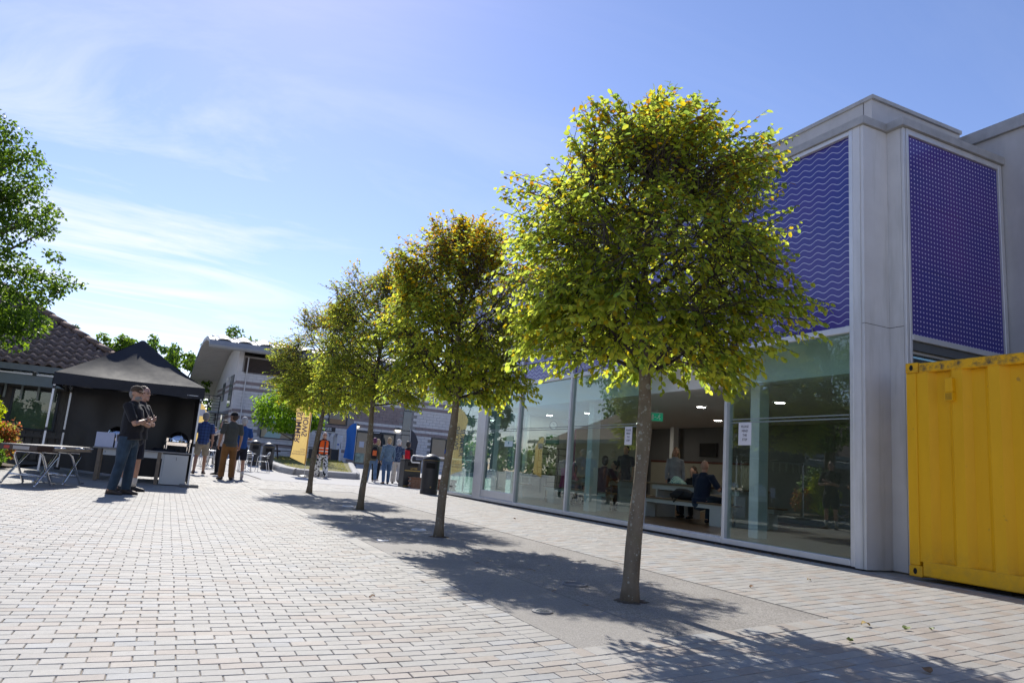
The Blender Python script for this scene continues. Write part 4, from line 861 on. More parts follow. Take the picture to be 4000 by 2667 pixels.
def hornbeam(lab, x, y, seed, hw, zb, zt_, lean, amber, nsp, rtr=.078, tone_=1.0):
    R = random.Random(seed); o = thing('hornbeam_tree', lab, 'tree', (x, y, gz(x, y)), group='clipped trees in the gravel strip')
    H = zt_ - zb; zc = zb + H * .47
    # trunk with slight bends and knobs
    pts = []; rad = []
    for k in range(27):
        t = k / 26; z = t * (zt_ - .62) - (.04 if k == 0 else 0); px = lean[0] * z + .03 * sin(2.3 * z + seed) * min(1, z); py = lean[1] * z + .025 * sin(1.9 * z + seed * 2)
        r = rtr * (1.0 - .30 * min(1, z / zb)) * (1 + .12 * math.exp(-z * 18)) if z < zb else rtr * .70 * (1 - (z - zb) / (zt_ - .55 - zb)) + .007
        r *= 1 + .06 * sin(7 * z + seed) * min(1, z * 3) + (.13 * math.exp(-((z - 1.05 - .1 * (seed % 3)) / .09) ** 2))
        pts.append((px, py, z)); rad.append((r * (1 + .05 * sin(5 * z)), r * (1 + .05 * cos(4 * z + 1))))
    MB().tube(pts, rad, 18).build('trunk', M_BARK, o, smooth=True)
    so = MB(); n_ = 26; so.add([(0, 0, .016)] + [(cos(2 * pi * j / n_) * rtr * (2.0 + .5 * sin(3 * j + seed) + R.uniform(-.2, .3)), sin(2 * pi * j / n_) * rtr * (1.7 + .4 * cos(2 * j + seed) + R.uniform(-.2, .2)), -.003) for j in range(n_)], [(0, j + 1, (j + 1) % n_ + 1) for j in range(n_)]); so.build('soil_patch', mat('dark soil at trunk', (.085, .065, .048), .95, vary=.5, scale=50, bump=.8, bscale=120), o)
    def axis(z): return Vector((lean[0] * z + .03 * sin(2.3 * z + seed) * min(1, z), lean[1] * z + .025 * sin(1.9 * z + seed * 2), z))
    limbs = MB(); lpts = []
    for k in range(34):
        z = lerp(zb - .02, zt_ - .8, (k / 33) ** 1.15); a = k * 2.4 + R.uniform(-.3, .3); reach = hw * R.uniform(.65, .95) * (1 - .25 * max(0, (z - zc) / (zt_ - zc)) ** 2)
        rise = R.uniform(.15, .45) + .65 * (z - zb) / H; c = axis(z); path = [c]
        d = Vector((cos(a), sin(a), rise)).normalized()
        n = 6
        for j in range(1, n + 1):
            d = (d + Vector((R.uniform(-.16, .16), R.uniform(-.16, .16), R.uniform(-.02, .16)))).normalized()
            c = c + d * (reach * 1.05 / n)
            if c.z > zt_ - .38 - .12 * (k % 3): break
            path.append(c.copy())
        r0 = .017 - .007 * (z - zb) / H
        if len(path) < 2: continue
        n = len(path) - 1
        limbs.tube(path, [r0 * (1 - .8 * j / n) + .002 for j in range(n + 1)], 6); lpts += [(p, j) for j, p in enumerate(path) if j > 0]
    # crown envelope: boxy, clipped, with clumpy edge
    ph = [R.uniform(0, 6.28) for _ in range(8)]
    def env(a, z):
        t = (z - zb) / (H * (.97 + .05 * sin(2 * a + ph[3]) + .06 * sin(5 * a + ph[4]) + .04 * sin(9 * a + ph[5]))); t = clamp(t, 0, 1.06)
        prof = (1 - abs(2 * t - .86) ** 4.0 * .28) if t > .43 else (.88 + .12 * sstep(0, .35, t))
        if t > .72: prof *= 1 - .36 * ((t - .72) / .28) ** 2.2
        return hw * prof * (1 + .06 * cos(4 * a + .6) * -1 + .07 * sin(3 * a + ph[0] + 2.6 * z) + .07 * sin(5 * a + ph[1] - 4 * z) + .06 * sin(8 * z + ph[2] + 3 * a))
    crown = MB(); tw = MB(); clumps_ = [(R.uniform(0, 2 * pi), zb + H * (R.random() ** .95), R.random() ** .22 * .97) for _ in range(115)]
    for k in range(nsp):
        if k % 20 < 15:
            ca, cz, cf = clumps_[R.randrange(len(clumps_))]; a = ca + R.gauss(0, .105 / max(.3, cf)); z = clamp(cz + R.gauss(0, .085), zb - .03, zt_ + .08); e = env(a, z); rr = e * clamp(cf + R.gauss(0, .07), .1, 1.06)
        else:
            z = zb + H * (R.random() ** .92); a = R.uniform(0, 2 * pi); e = env(a, z); rr = e * (R.random() ** .42 if k % 5 else R.uniform(.2, .7))
        if k % 34 == 0 and z > zc: rr *= 1.06; z += .05
        ax = axis(min(z, zt_ - .5)); end = Vector((ax.x + cos(a) * rr, ax.y + sin(a) * rr, z + R.uniform(-.05, .06)))
        st = min(R.sample(lpts, 26), key=lambda q: (q[0] - end).length)[0]
        dv = end - st; ln = dv.length
        if ln > .55: st = end - dv.normalized() * .5
        dv = end - st; L = max(.16, dv.length)
        side = dv.normalized(); outw = Vector((cos(a), sin(a), .25)).normalized(); side = (side * .6 + outw * .5 + Vector((0, 0, .12 if z > zb + H * .35 else -.35))).normalized()
        tipp = end + side * .12
        mid = (st + end) / 2 + Vector((R.uniform(-.03, .03), R.uniform(-.03, .03), R.uniform(-.01, .04)))
        tw.tube([st, mid, end, tipp], [.0045, .0035, .0025, .0012], 3, caps=False)
        tt = (z - zb) / H
        nl = R.randint(9, 13)
        am = amber * clamp((tt - .45) * 2.2 + R.uniform(-.5, .45) + .5 * (rr / e - .8), 0, 1)
        for j in range(nl):
            t = (j + .5) / nl; p = mid.lerp(end, min(1, t * 1.6)) if t < .62 else end.lerp(tipp, (t - .62) / .38)
            sd = 1 if j % 2 else -1
            ld = (side * R.uniform(.3, .9) + side.cross(Vector((0, 0, 1))) * sd * R.uniform(.5, 1.1) + rnd_dir(R) * .45 + Vector((0, 0, -.30 - .25 * (1 - tt)))).normalized()
            nm = (Vector((0, 0, 1)) + rnd_dir(R) * .75 + outw * .25).normalized()
            s_ = R.uniform(.038, .062) * (1.12 if tt < .2 else 1)
            q = R.random(); g = R.uniform(.72, 1.22) * tone_
            col = (.128 * g, .165 * g, .032 * g) if q < .6 else (.168 * g, .19 * g, .034 * g) if q < .88 else (.078 * g, .12 * g, .028 * g)
            if R.random() < am: col = (.19 * g, .145 * g, .018 * g) if R.random() < .7 else (.14 * g, .085 * g, .018 * g)
            elif R.random() < .07: col = (.17 * g, .15 * g, .02 * g)
            crown.add(leaf8(p, ld, nm, s_, s_ * R.uniform(.60, .72)), LF8, 0, col) if y < 10 else crown.add(leaf_verts(p, ld, nm, s_, s_ * R.uniform(.62, .74)), LF, 0, col)
    crown.build('crown', M_LEAF, o); limbs.build('limbs', M_TWIG, o, smooth=True); tw.build('twigs', M_TWIG, o)
    return o
hornbeam('nearest and largest clipped tree with lichened trunk before the open doorway', 3.30, 4.69, 11, 1.10, 1.74, 3.92, (.022, .010), .22, 2750, .064, 1.0)
hornbeam('second clipped tree from the camera, its top turning amber', 3.27, 8.84, 23, 1.06, 1.78, 4.14, (.016, .01), .60, 2500, .060, .98)
hornbeam('third clipped tree, dark green with long shoots at the top', 3.28, 13.1, 37, 1.22, 1.90, 4.40, (.02, .0), .30, 2200, .060, .86)
hornbeam('farthest clipped tree of the row, with the narrowest trunk', 3.20, 17.8, 41, 1.28, 1.92, 4.45, (.03, .0), .42, 2200, .066, .88)
# the tree whose shadow falls across the bottom right corner stands by the near end of the row (the nearest tree itself)

def clump_tree(name, lab, loc, clumps, leafn, size, cols, trunk, seed, matl=None, group=None, parts=True, flat=.0, thick=.16, cat='tree'):
    """crown of many leaf clumps: clumps = [(centre, radii)] in local coordinates"""
    R = random.Random(seed); o = thing(name, lab, cat, loc, group=group)
    if trunk:
        tr_ = MB(); h = trunk[0]; tr_.tube([(0, 0, -.05), (.03 * h * .2, 0, h * .5), (0, .02 * h, h)], [thick * 1.2, thick * .8, thick * .4], 10)
        for c, r in clumps[:14]:
            c = Vector(c); b = Vector((0, 0, min(h * .9, max(h * .3, c.z - abs(c.x) * .7 - .3)))); tr_.tube([b, (b + c) / 2 + Vector((0, 0, -.1 * (c - b).length * .5)), c], [thick * .4, thick * .22, thick * .06], 6)
        tr_.build('trunk', M_BARK2, o, smooth=True)
    cr = MB()
    vol = [r[0] * r[1] * r[2] for c, r in clumps]; tot = sum(v ** .67 for v in vol)
    for (c, r), v in zip(clumps, vol):
        c = Vector(c); nn = int(leafn * v ** .67 / tot)
        for k in range(nn):
            d = rnd_dir(R); rr = R.random() ** .33; rr = rr * (1 + .12 * sin(5 * d.x + 3 * c.x) + .1 * sin(7 * d.z + c.y))
            p = c + Vector((d.x * r[0], d.y * r[1], d.z * r[2])) * rr
            ld = (d * .5 + rnd_dir(R) + Vector((0, 0, -.5 - flat))).normalized(); nm = (Vector((0, 0, 1)) + rnd_dir(R) * .8 + d * .4).normalized(); s_ = size * R.uniform(.65, 1.2); g = R.uniform(.7, 1.25)
            cc = R.choice(cols); cr.add(leaf_verts(p, ld, nm, s_, s_ * R.uniform(.6, .8)), LF, 0, (cc[0] * g, cc[1] * g, cc[2] * g))
    cr.build('crown', matl or M_LEAF_D, o); return o
GREEN = [(.045, .085, .016), (.06, .105, .018), (.035, .07, .014)]; LIME = [(.09, .15, .02), (.07, .13, .018), (.055, .10, .016)]; BLUEG = [(.035, .07, .025), (.045, .085, .03), (.03, .06, .02)]
R = random.Random(77)
# big tree at the left edge: clumped masses
cl = []
for c, r in (((1.2, .2, 6.5), (.75, .9, .65)), ((.6, .0, 7.0), (.8, .9, .6)), ((1.75, .1, 5.55), (.65, .8, .45)), ((1.2, -.2, 5.1), (.8, .8, .45)), ((.8, .2, 4.5), (.9, .9, .5)), ((1.5, .0, 4.3), (.55, .7, .35)), ((2.0, .1, 3.9), (.62, .7, .42)), ((2.55, .2, 4.15), (.42, .45, .25)), ((2.35, .1, 4.65), (.22, .25, .16)), ((1.6, -.1, 3.5), (.75, .8, .40)), ((2.1, .0, 3.1), (.55, .6, .33)), ((1.1, .1, 3.0), (.8, .9, .42)), ((1.65, .2, 2.75), (.6, .6, .3)), ((.6, .0, 2.6), (.8, .8, .35)), ((.3, .0, 5.6), (1.0, 1.0, .7)), ((.2, .1, 3.8), (1.0, 1.0, .7)), ((-.6, 0, 6.2), (1.1, 1.1, .9)), ((-1.0, 0, 4.6), (1.2, 1.2, .9)), ((-.8, .3, 3.2), (1.0, 1.0, .6)), ((-1.8, 0, 5.4), (1.0, 1.0, .8)), ((1.15, .1, 5.9), (.4, .5, .3)), ((-.3, .2, 7.3), (.8, .8, .6))):
    cl.append((c, r))
    for k in range(3):
        d = rnd_dir(R); cl.append(((c[0] + d.x * r[0] * .9, c[1] + d.y * r[1] * .9, c[2] + d.z * r[2] * .8), (r[0] * .38, r[1] * .38, r[2] * .4)))
clump_tree('broadleaf_tree', 'large dark green tree filling the left edge above the tiled roof', (-5.3, 18.8, .2), cl, 26000, .10, GREEN + LIME[:1], (6.0,), 5, thick=.2)
# tree on the lawn behind the row, lime green
cl = [((R.uniform(-1.9, 1.1), R.uniform(-1.2, 1.2), R.uniform(1.9, 5.0)), (R.uniform(.5, .9), R.uniform(.5, .9), R.uniform(.35, .6))) for k in range(34)]
clump_tree('young_maple', 'bright green tree on the lawn behind the yellow flag', (6.3, 41.5, gz(6.3, 41.5)), cl, 11000, .16, LIME, (4.0,), 8, matl=M_LEAF, thick=.11)
# trees beyond the buildings
def far_tree(lab, rx, Y, zt_, w, h, cols, seed, n=46, leafn=5200, size=.34, droop=0, name='distant_tree'):
    R = random.Random(seed); X = rx * Y; cl = []
    for k in range(n):
        t = R.random(); z = zt_ - h * t; ww = w * (.25 + .75 * sin(pi * min(1, .12 + t * .8))); a = R.uniform(0, 6.28); q = R.random() ** .5
        cl.append(((cos(a) * ww * q, sin(a) * ww * q, z), (w * R.uniform(.14, .27), w * R.uniform(.14, .27), w * R.uniform(.1, .2) * (1.6 if droop else 1))))
    return clump_tree(name, lab, (X, Y, .3), cl, int(leafn * 1.25), size, cols, (zt_ * .7,), seed, group='trees beyond the buildings', flat=droop, thick=.25)
far_tree('conical dark evergreen rising behind the tiled roof slope', -.131, 52, 7.2, 1.4, 5.2, BLUEG, 31, 40, 4200, .24)
far_tree('feathery pale tree top just right of the roof hip', -.108, 58, 6.6, 1.3, 4.0, LIME, 32, 26, 1500, .24)
far_tree('round bright green tree between the roof and the gazebo peak', -.079, 56, 7.5, 2.1, 5.6, GREEN + LIME, 33, 60, 5200, .25)
far_tree('drooping birch behind the right slope of the gazebo', -.026, 60, 8.2, 2.1, 8.0, LIME + BLUEG, 34, 60, 5200, .26, 1.2)
far_tree('drooping birch beside the curved roof, right of the other', .006, 62, 7.8, 2.3, 8.0, GREEN + LIME, 35, 60, 5200, .26, 1.2)
far_tree('broad green tree rising behind the curved roof ridge', .066, 78, 12.4, 3.3, 8.5, GREEN, 36, 80, 6500, .36)
far_tree('tall tree out beyond the bungalow', -.30, 40, 10.5, 4.0, 8.5, GREEN, 38, 70, 5000, .3)

R = random.Random(99); wd = MB()  # added trees that close off the bright horizon mirrored in the glass front
for k in range(150):
    x = R.uniform(-75, 22); y = R.uniform(82, 95); c = Vector((x, y, R.uniform(.8, 4.6))); r = R.uniform(1.0, 2.0)
    for j in range(110):
        d = rnd_dir(R); p = c + d * r * R.random() ** .33; g = R.uniform(.6, 1.3); s_ = R.uniform(.4, .8); cc = R.choice(GREEN + BLUEG); wd.add(leaf_verts(p, rnd_dir(R), (Vector((0, 0, 1)) + rnd_dir(R)).normalized(), s_, s_ * .8), LF, 0, (cc[0] * g, cc[1] * g, cc[2] * g))
struct(wd.build('added_far_wood', M_LEAF_D), 'stuff', 'dense band of added far-off trees that hides the bright horizon')
# ================================================================ shrubs in the bed at left
def shrub(lab, loc, w, d, h, cols, n, size, seed, name='shrub', droop=0.):
    R = random.Random(seed); cl = [((R.uniform(-w, w) * .7, R.uniform(-d, d) * .7, h * R.uniform(.25, .85)), (w * R.uniform(.3, .5), d * R.uniform(.3, .5), h * R.uniform(.12, .22))) for k in range(16)]
    return clump_tree(name, lab, loc, cl, n, size, cols, (h * .6,), seed, matl=M_LEAF, group='shrubs in the bed', thick=.04, cat='shrub')
shrub('rounded yellow green bush at the left edge of the bed', (-3.62, 17.6, .2), .55, .5, 1.35, [(.20, .21, .02), (.14, .18, .018), (.09, .13, .016)], 4200, .065, 51)
shrub('arching grey green shrub behind the yellow bush', (-4.15, 18.3, .2), .55, .5, 1.75, [(.10, .14, .07), (.14, .17, .10), (.07, .11, .04)], 1900, .12, 52)
shrub('reddish leaved shrub right of the yellow bush', (-3.05, 18.0, .2), .38, .35, .98, [(.17, .07, .035), (.13, .09, .03), (.10, .12, .03)], 1500, .07, 53)
shrub('low dark green shrub filling the bed behind the folding table', (-3.2, 17.0, .2), .45, .35, .55, GREEN, 1500, .06, 54)
# ================================================================ building with the curved roof
M_BLOCK = mat('pale masonry block', (.60, .59, .59), .85, vary=.06, scale=2, bump=.2, bscale=60); M_BAND = mat('mauve brown block', (.27, .22, .215), .85, vary=.1, scale=2); M_BASEW = mat('mortar', (.30, .29, .28), .9)
M_ROOFM = mat('pale metal roof', (.30, .31, .32), .5, .1, vary=.06, scale=1.5); M_SOFFIT = mat('white slatted soffit', (.50, .48, .46), .6, vary=.05, scale=3); M_LOUV = mat('brown louvre', (.11, .08, .07), .6, vary=.1)
fb = thing('curved_roof_building', 'pale block building with mauve bands and a curved metal roof', 'building', (10, 52, .55), w=True); fo = tuple(fb['_w'])
GD = Vector((-.05, .999, 0)); C0 = Vector((3.40, 50, 0)); BZ = .4
prof = [(-1.5, 7.36), (-1.42, 7.52), (-1.2, 7.66), (-.5, 7.86), (1, 8.08), (3, 8.14), (5, 7.97), (8, 7.25), (11, 6.15), (13.5, 5.0)]
def rp_(t, z, x): return (x + GD.x * t, 50 + GD.y * t, z)
def under(t):
    for (a, za), (b, zb_) in zip(prof, prof[1:]):
        if a <= t <= b: return lerp(za, zb_, (t - a) / (b - a)) - .34
    return prof[-1][1] - .34
XL, XR = 1.36, 34.
rm_ = MB(); k = len(prof)
for x in (XL, XR): rm_.add([rp_(t, z, x) for t, z in prof] + [rp_(t, z - .26 - (.06 if t < -1.3 else 0), x) for t, z in prof], [])
q = 2 * k; fs = []
for i in range(k - 1): fs += [(i, q + i, q + i + 1, i + 1), (i, i + 1, k + i + 1, k + i), (q + i, q + k + i, q + k + i + 1, q + i + 1)]
fs += [(0, k, q + k, q)]
rm_.f += fs; rm_.m += [0] * len(fs); rf_ = rm_.build('roof', M_ROOFM, fb, auto=40)
sf = MB(); sf.add([rp_(t, z - .262 - (.06 if t < -1.3 else 0), x) for x in (XL + .02, XR) for t, z in prof], [(i, i + 1, k + i + 1, k + i) for i in range(k - 1)]); sf.build('soffit', M_SOFFIT, rf_, off=fo)
for j in range(40):                                    # soffit slats near the open gable
    t = -1.2 + j * .30
    if t > 10.5: break
    z = under(t) + .065; MB().box(0, 2.1, -.012, .012, -.012, .012).build('slat', M_SOFFIT, rf_, off=(0, 0, 0), loc=tuple(a - b for a, b in zip(rp_(t, z, XL + .02), fo)))
for j in range(16):                                    # raised ribs over the roof
    x = XL + .35 + j * 1.28
    MB().tube([rp_(t, z + .10 * sin(pi * clamp((t + 1.2) / 8, 0, 1)) ** .5, x) for t, z in prof[1:8]], .045, 6).build('rib', M_ROOFM, rf_, off=fo, smooth=True)
    bul = MB(); bul.grid(lambda u, v, x=x: (x + u * 1.2, 50 + lerp(-1.35, 3.2, v), 0), 8, 8)
    bul.v = [(a, b, 7.40 + .80 * sin(pi * clamp((b - 48.5) / 9., 0, 1)) ** .8 + .26 * sin(pi * clamp((a - x) / 1.2, 0, 1))) for a, b, c in bul.v]; bul.build('roof_light', M_ROOFM, rf_, off=fo, smooth=True)
MB().tube([rp_(-1.56, 7.20, XL), rp_(-1.56, 7.20, XR)], .15, 10).build('eaves_tube', M_ROOFM, rf_, off=fo, smooth=True)
# walls
gw = MB(); ts = [0, 1, 2, 3, 4, 5, 6, 7, 8, 9, 10, 11, 12, 13]
gw.prism([tuple(C0 + GD * 0 + Vector((0, 0, BZ)))] + [tuple(C0 + GD * t + Vector((0, 0, under(t)))) for t in ts] + [tuple(C0 + GD * 13 + Vector((0, 0, BZ)))], (.3, 0, 0)); gw.build('gable_wall', M_BLOCK, fb)
MB().box(3.7, 33, 50.02, 50.3, BZ, 6.98).box(3.7, 33, 50.3, 62.9, BZ, 5.2).build('core_wall', M_BASEW, fb)
openings = [(3.80, 7.2, 5.82, 6.86), (5.35, 7.5, 1.75, 3.0), (9.65, 10.95, 3.05, 4.25), (11.65, 14.5, BZ, 2.86), (14.93, 15.52, BZ, 5.9), (17.2, 18.4, 1.2, 2.8)]
bandz = ((5.04, 5.22), (4.68, 4.86), (3.22, 3.41), (2.86, 3.05), (1.2, 1.38))
bl = []
z = BZ; rowh = .204; r = 0
while z < 6.9:
    x = 3.42 - (.25 if r % 2 else 0)
    while x < 18.6:
        x0, x1 = max(x, 3.402), x + .5; zc = z + rowh / 2; x += .5
        if any(a < x1 - .02 and x0 + .02 < b and c < zc < d for a, b, c, d in openings):
            continue
        inband = any(a - .02 < zc < b + .02 for a, b in bandz); brownpart = 11.2 < (x0 + x1) / 2 < 14.9
        bl.append((x0, x1, z, z + rowh, 1 if inband != brownpart else 0))
    z += rowh; r += 1
bl.sort(key=lambda b: 0 if b[0] < 5.9 else 1 if b[0] > 10.8 and b[2] < 5 else 2)
cache = {}; st = MB()
for i, (a, b, c, d, m_) in enumerate(bl):
    if i < 300:
        key = (round(b - a, 3), m_)
        if key not in cache: cache[key] = MB().bbox(.006, b - a - .006, 0, .08, .006, rowh - .006, .004).mesh('block', M_BAND if m_ else M_BLOCK)
        o_ = bpy.data.objects.new('block', cache[key]); COL.objects.link(o_); o_.parent = fb; o_.location = (a - fo[0], 49.96 - fo[1], c - fo[2])
    else: st.box(a + .006, b - .006, 49.96, 50.018, c + .006, d - .006, m_)
so = st.build('blocks', [M_BLOCK, M_BAND], fb); so['kind'] = 'stuff'
for a, b in bandz[:4]: MB().obox(C0 + GD * 5 + Vector((-.005, 0, (a + b) / 2)), GD * 10, (.03, 0, 0), (0, 0, b - a)).build('band', M_BAND, fb)
# louvre, windows, doors
MB().box(3.80, 7.2, 50.0, 50.019, 5.82, 6.86).build('louvre_back', M_GASKET, fb)
for j in range(13): MB().obox((5.5, 49.95, 5.87 + j * .078), (3.4, 0, 0), (0, .06, .045), (0, -.006, .008)).build('louvre_slat', M_LOUV, fb)
def gwin(name, t0, t1, z0, z1):
    f_ = MB().obox(C0 + GD * ((t0 + t1) / 2) + Vector((-.02, 0, (z0 + z1) / 2)), GD * (t1 - t0), (.05, 0, 0), (0, 0, z1 - z0)).build(name, M_WINF, fb)
    for zz0, zz1 in ((z0, (z0 + z1) / 2 - .08), ((z0 + z1) / 2 + .05, z1)):
        MB().obox(C0 + GD * ((t0 + t1) / 2) + Vector((-.05, 0, (zz0 + zz1) / 2)), GD * (t1 - t0 - .16), (.012, 0, 0), (0, 0, zz1 - zz0 - .12)).build('pane', mat('grey sky glass', (.20, .23, .26), .08, spec=.8), f_, off=fo)
gwin('gable_window', .9, 2.6, 3.6, 5.75); gwin('gable_window', 5.2, 6.4, 4.2, 5.5); gwin('gable_door', 4.0, 5.0, 1.6, 3.4)
MB().tube([tuple(C0 + GD * .35 + Vector((-.05, 0, .5))), tuple(C0 + GD * .35 + Vector((-.05, 0, 6.6)))], .045, 6).build('downpipe', M_GUT, fb) if False else MB().tube([(4.0, 49.9, .5), (4.0, 49.9, 6.9)], .04, 6).build('downpipe', M_BLOCK, fb)
wl_ = MB().ell(C0 + GD * 3.4 + Vector((-.12, 0, 5.6)), (.08, .14, .2), 10, 8).build('gable_lamp', mat('lamp opal', (.7, .7, .66), .3), fb)
def fwin(x0, x1, z0, z1, m_):
    f_ = MB().box(x0, x1, 49.90, 50.019, z0, z0 + .06).box(x0, x1, 49.9, 50.019, z1 - .06, z1).box(x0, x0 + .06, 49.9, 50.019, z0 + .06, z1 - .06).box(x1 - .06, x1, 49.9, 50.019, z0 + .06, z1 - .06).build('window', M_WINF, fb)
    MB().box(x0 + .06, x1 - .06, 49.99, 50.018, z0 + .06, z1 - .06).build('pane', m_, f_, off=fo); return f_
M_DG = mat('dark reflecting glass', (.035, .045, .055), .06, vary=.3, scale=.8, spec=.8)
t = NT('colourful window poster'); v = t.vor(1.2); t.set(base=t.ramp(v.outputs['Color'], [(.2, (.6, .6, .6)), (.4, (.1, .45, .38)), (.6, (.55, .42, .25)), (.8, (.08, .08, .1))]), rough=.4); M_POST = t.mat
f1 = fwin(5.35, 7.5, 1.75, 3.0, M_POST); fwin(9.65, 10.95, 3.05, 4.25, M_DG); fwin(17.2, 18.4, 1.2, 2.8, M_DG)
MB().box(9.75, 10.85, 49.97, 49.989, 3.1, 3.45).build('window_board', mat('ochre board', (.30, .19, .10), .7), fb)
MB().box(14.93, 15.52, 49.93, 49.99, .56, 5.9).build('glazed_strip', mat('blue grey strip glass', (.07, .10, .125), .08, vary=.2, scale=.6, spec=.8), fb)
for z in (1.6, 2.8, 3.1, 4.5): MB().box(14.93, 15.52, 49.915, 49.929, z, z + .06).build('strip_bar', M_WINF, fb)
dr = MB().box(11.65, 14.5, 49.86, 50.018, 2.72, 2.86).box(11.65, 11.75, 49.86, 50.018, .5, 2.719).box(14.4, 14.5, 49.86, 50.018, .5, 2.719).box(13.55, 13.63, 49.87, 50.01, .55, 2.719).box(12.5, 12.58, 49.87, 50.01, .55, 2.719).build('doorway', M_WINF, fb)
MB().box(11.75, 12.5, 49.94, 49.955, .6, 2.7).build('door_pane', M_DG, dr, off=fo); MB().box(13.63, 14.4, 49.94, 49.955, .6, 2.7).build('door_pane', M_DG, dr, off=fo); MB().box(12.58, 13.55, 50.0, 50.015, .5, 2.72).build('opening', M_GASKET, dr, off=fo)
MB().box(11.95, 12.3, 49.925, 49.938, 1.7, 2.1).build('door_notice', M_PAPER, dr, off=fo); MB().box(11.77, 12.4, 49.925, 49.938, .65, 1.3).build('door_poster', mat('green white poster', (.35, .42, .33), .6, vary=.5, scale=4), dr, off=fo); MB().box(12.9, 13.3, 49.84, 49.859, 2.76, 2.80).build('door_light', M_PAPER, dr, off=fo)
_o = NT('opal lamp glass'); _o.set(base=(.75, .72, .62), rough=.3, em=(1., .9, .7), ems=.8); M_OPAL = _o.mat
for x in (11.62, 14.6):
    L = MB().prism([(x + .21 * cos(a), 49.82, 3.13 + .16 * sin(a)) for a in [pi + pi * j / 14 for j in range(15)]], (0, .15, 0)).build('wall_lamp', M_OPAL, fb)
    MB().prism([(x + .21 * cos(a), 49.80, 3.135 + .16 * sin(a)) for a in [pi * j / 14 for j in range(15)]], (0, .17, 0)).build('lamp_hood', M_WINF, L, off=fo)
# outside stair and landing by the gable
stt = thing('metal_stair', 'dark metal outside stair and landing at the gable end', 'stairs', (2.2, 52, .5), w=True); so_ = tuple(stt['_w'])
MB().box(1.3, 3.3, 51.2, 53.2, 3.14, 3.24).build('landing', M_GUT, stt)
for z in (3.45, 3.65, 3.85, 4.05, 4.22): MB().tube([(1.2, 51.2, z), (2.75, 51.2, z)], .018 if z < 4.2 else .03, 6).build('rail', M_WINF, stt)
for x in (1.3, 2.0, 2.7): MB().tube([(x, 51.2, .5), (x, 51.2, 4.22)] if x != 2.0 else [(x, 51.2, 3.2), (x, 51.2, 4.22)], .04, 6).build('post', M_WINF, stt)
for k in range(14): MB().box(1.35 + .0 * k, 2.6, 51.3 + k * .0, 51.55, .62 + k * .18, .66 + k * .18).build('tread', M_WINF, stt) if False else MB().box(1.4, 2.6, 50.9 - k * .11 + 1.4, 51.12 - k * .11 + 1.4, .60 + (13 - k) * .185, .64 + (13 - k) * .185).build('tread', M_WINF, stt)
for y0 in (1.38, 2.62): MB().beam((y0, 52.45, 3.1), (y0, 50.9, .62), .05, .18).build('stringer', M_WINF, stt)

# ================================================================ lawn, kerb
M_KERB = mat('smooth concrete kerb', (.33, .325, .32), .8, vary=.1, scale=3, bump=.2, bscale=120)
kpts = [(5.9, 44.2), (4.75, 39.5), (4.62, 36.2), (4.72, 33.2), (5.05, 31.55), (5.9, 31.2), (7.50, 31.35), (7.85, 32.6), (8.7, 37.0), (9.6, 41.5)]
kr = thing('concrete_kerb', 'thick rounded concrete kerb around the lawn', 'kerb', (6.2, 36, 0), w=True)
for (a, b) in zip(kpts, kpts[1:]):
    A = Vector((*a, gz(*a))); B = Vector((*b, gz(*b))); d = (B - A).normalized(); s = Vector((d.y, -d.x, 0)).normalized()
    cs = [(.02, -.02), (.02, .14), (.06, .24), (.16, .29), (.34, .29), (.38, .25), (.38, -.02)]
    m_ = MB(); ringA = [A + d * .006 - s * (u - .18) + Vector((0, 0, w)) for u, w in cs]; ringB = [B - d * .006 - s * (u - .18) + Vector((0, 0, w)) for u, w in cs]; n = len(cs)
    m_.add(ringA + ringB, [tuple(range(n - 1, -1, -1)), tuple(range(n, 2 * n))] + [(i, (i + 1) % n, n + (i + 1) % n, n + i) for i in range(n)]); m_.build('kerb_stone', M_KERB, kr, auto=35)
lw_ = MB(); n = len(kpts); ctr = (6.9, 37.5)
lw_.add([(ctr[0], ctr[1], gz(*ctr) + .26)] + [(lerp(p[0], ctr[0], .05), lerp(p[1], ctr[1], .03), gz(*p) + .22) for p in kpts], [(0, i + 1, i + 2) for i in range(n - 1)] + [(0, n, 1)])
M_GRASS = mat('dry mown grass', (.16, .145, .05), .95, vary=.35, scale=3, dirt=((.07, .10, .025), 1.2, 2.0), bump=.6, bscale=80)
struct(lw_.build('lawn', M_GRASS), label='dry yellowish lawn inside the concrete kerb')
gb = MB(); random.seed(4)
for k in range(7000):
    u, v = random.random(), random.random(); y = lerp(31.6, 43.5, v); x = lerp(lerp(5.15, 5.2, v), lerp(7.3, 9.5, v), u); z = gz(x, y) + .225; h = random.uniform(.03, .07); a = random.uniform(0, 6.28); dx, dy = cos(a) * .012, sin(a) * .012; lx, ly = random.uniform(-.03, .03), random.uniform(-.03, .03)
    g_ = random.uniform(.7, 1.3); gb.add([(x - dx, y - dy, z), (x + dx, y + dy, z), (x + lx, y + ly, z + h)], [(0, 1, 2)], 0, (.17 * g_, .16 * g_, .05 * g_) if random.random() < .7 else (.09 * g_, .13 * g_, .03 * g_))
struct(gb.build('grass', m_leaf('grass blade', .3, .6)), 'stuff', 'short dry grass on the kerbed lawn')

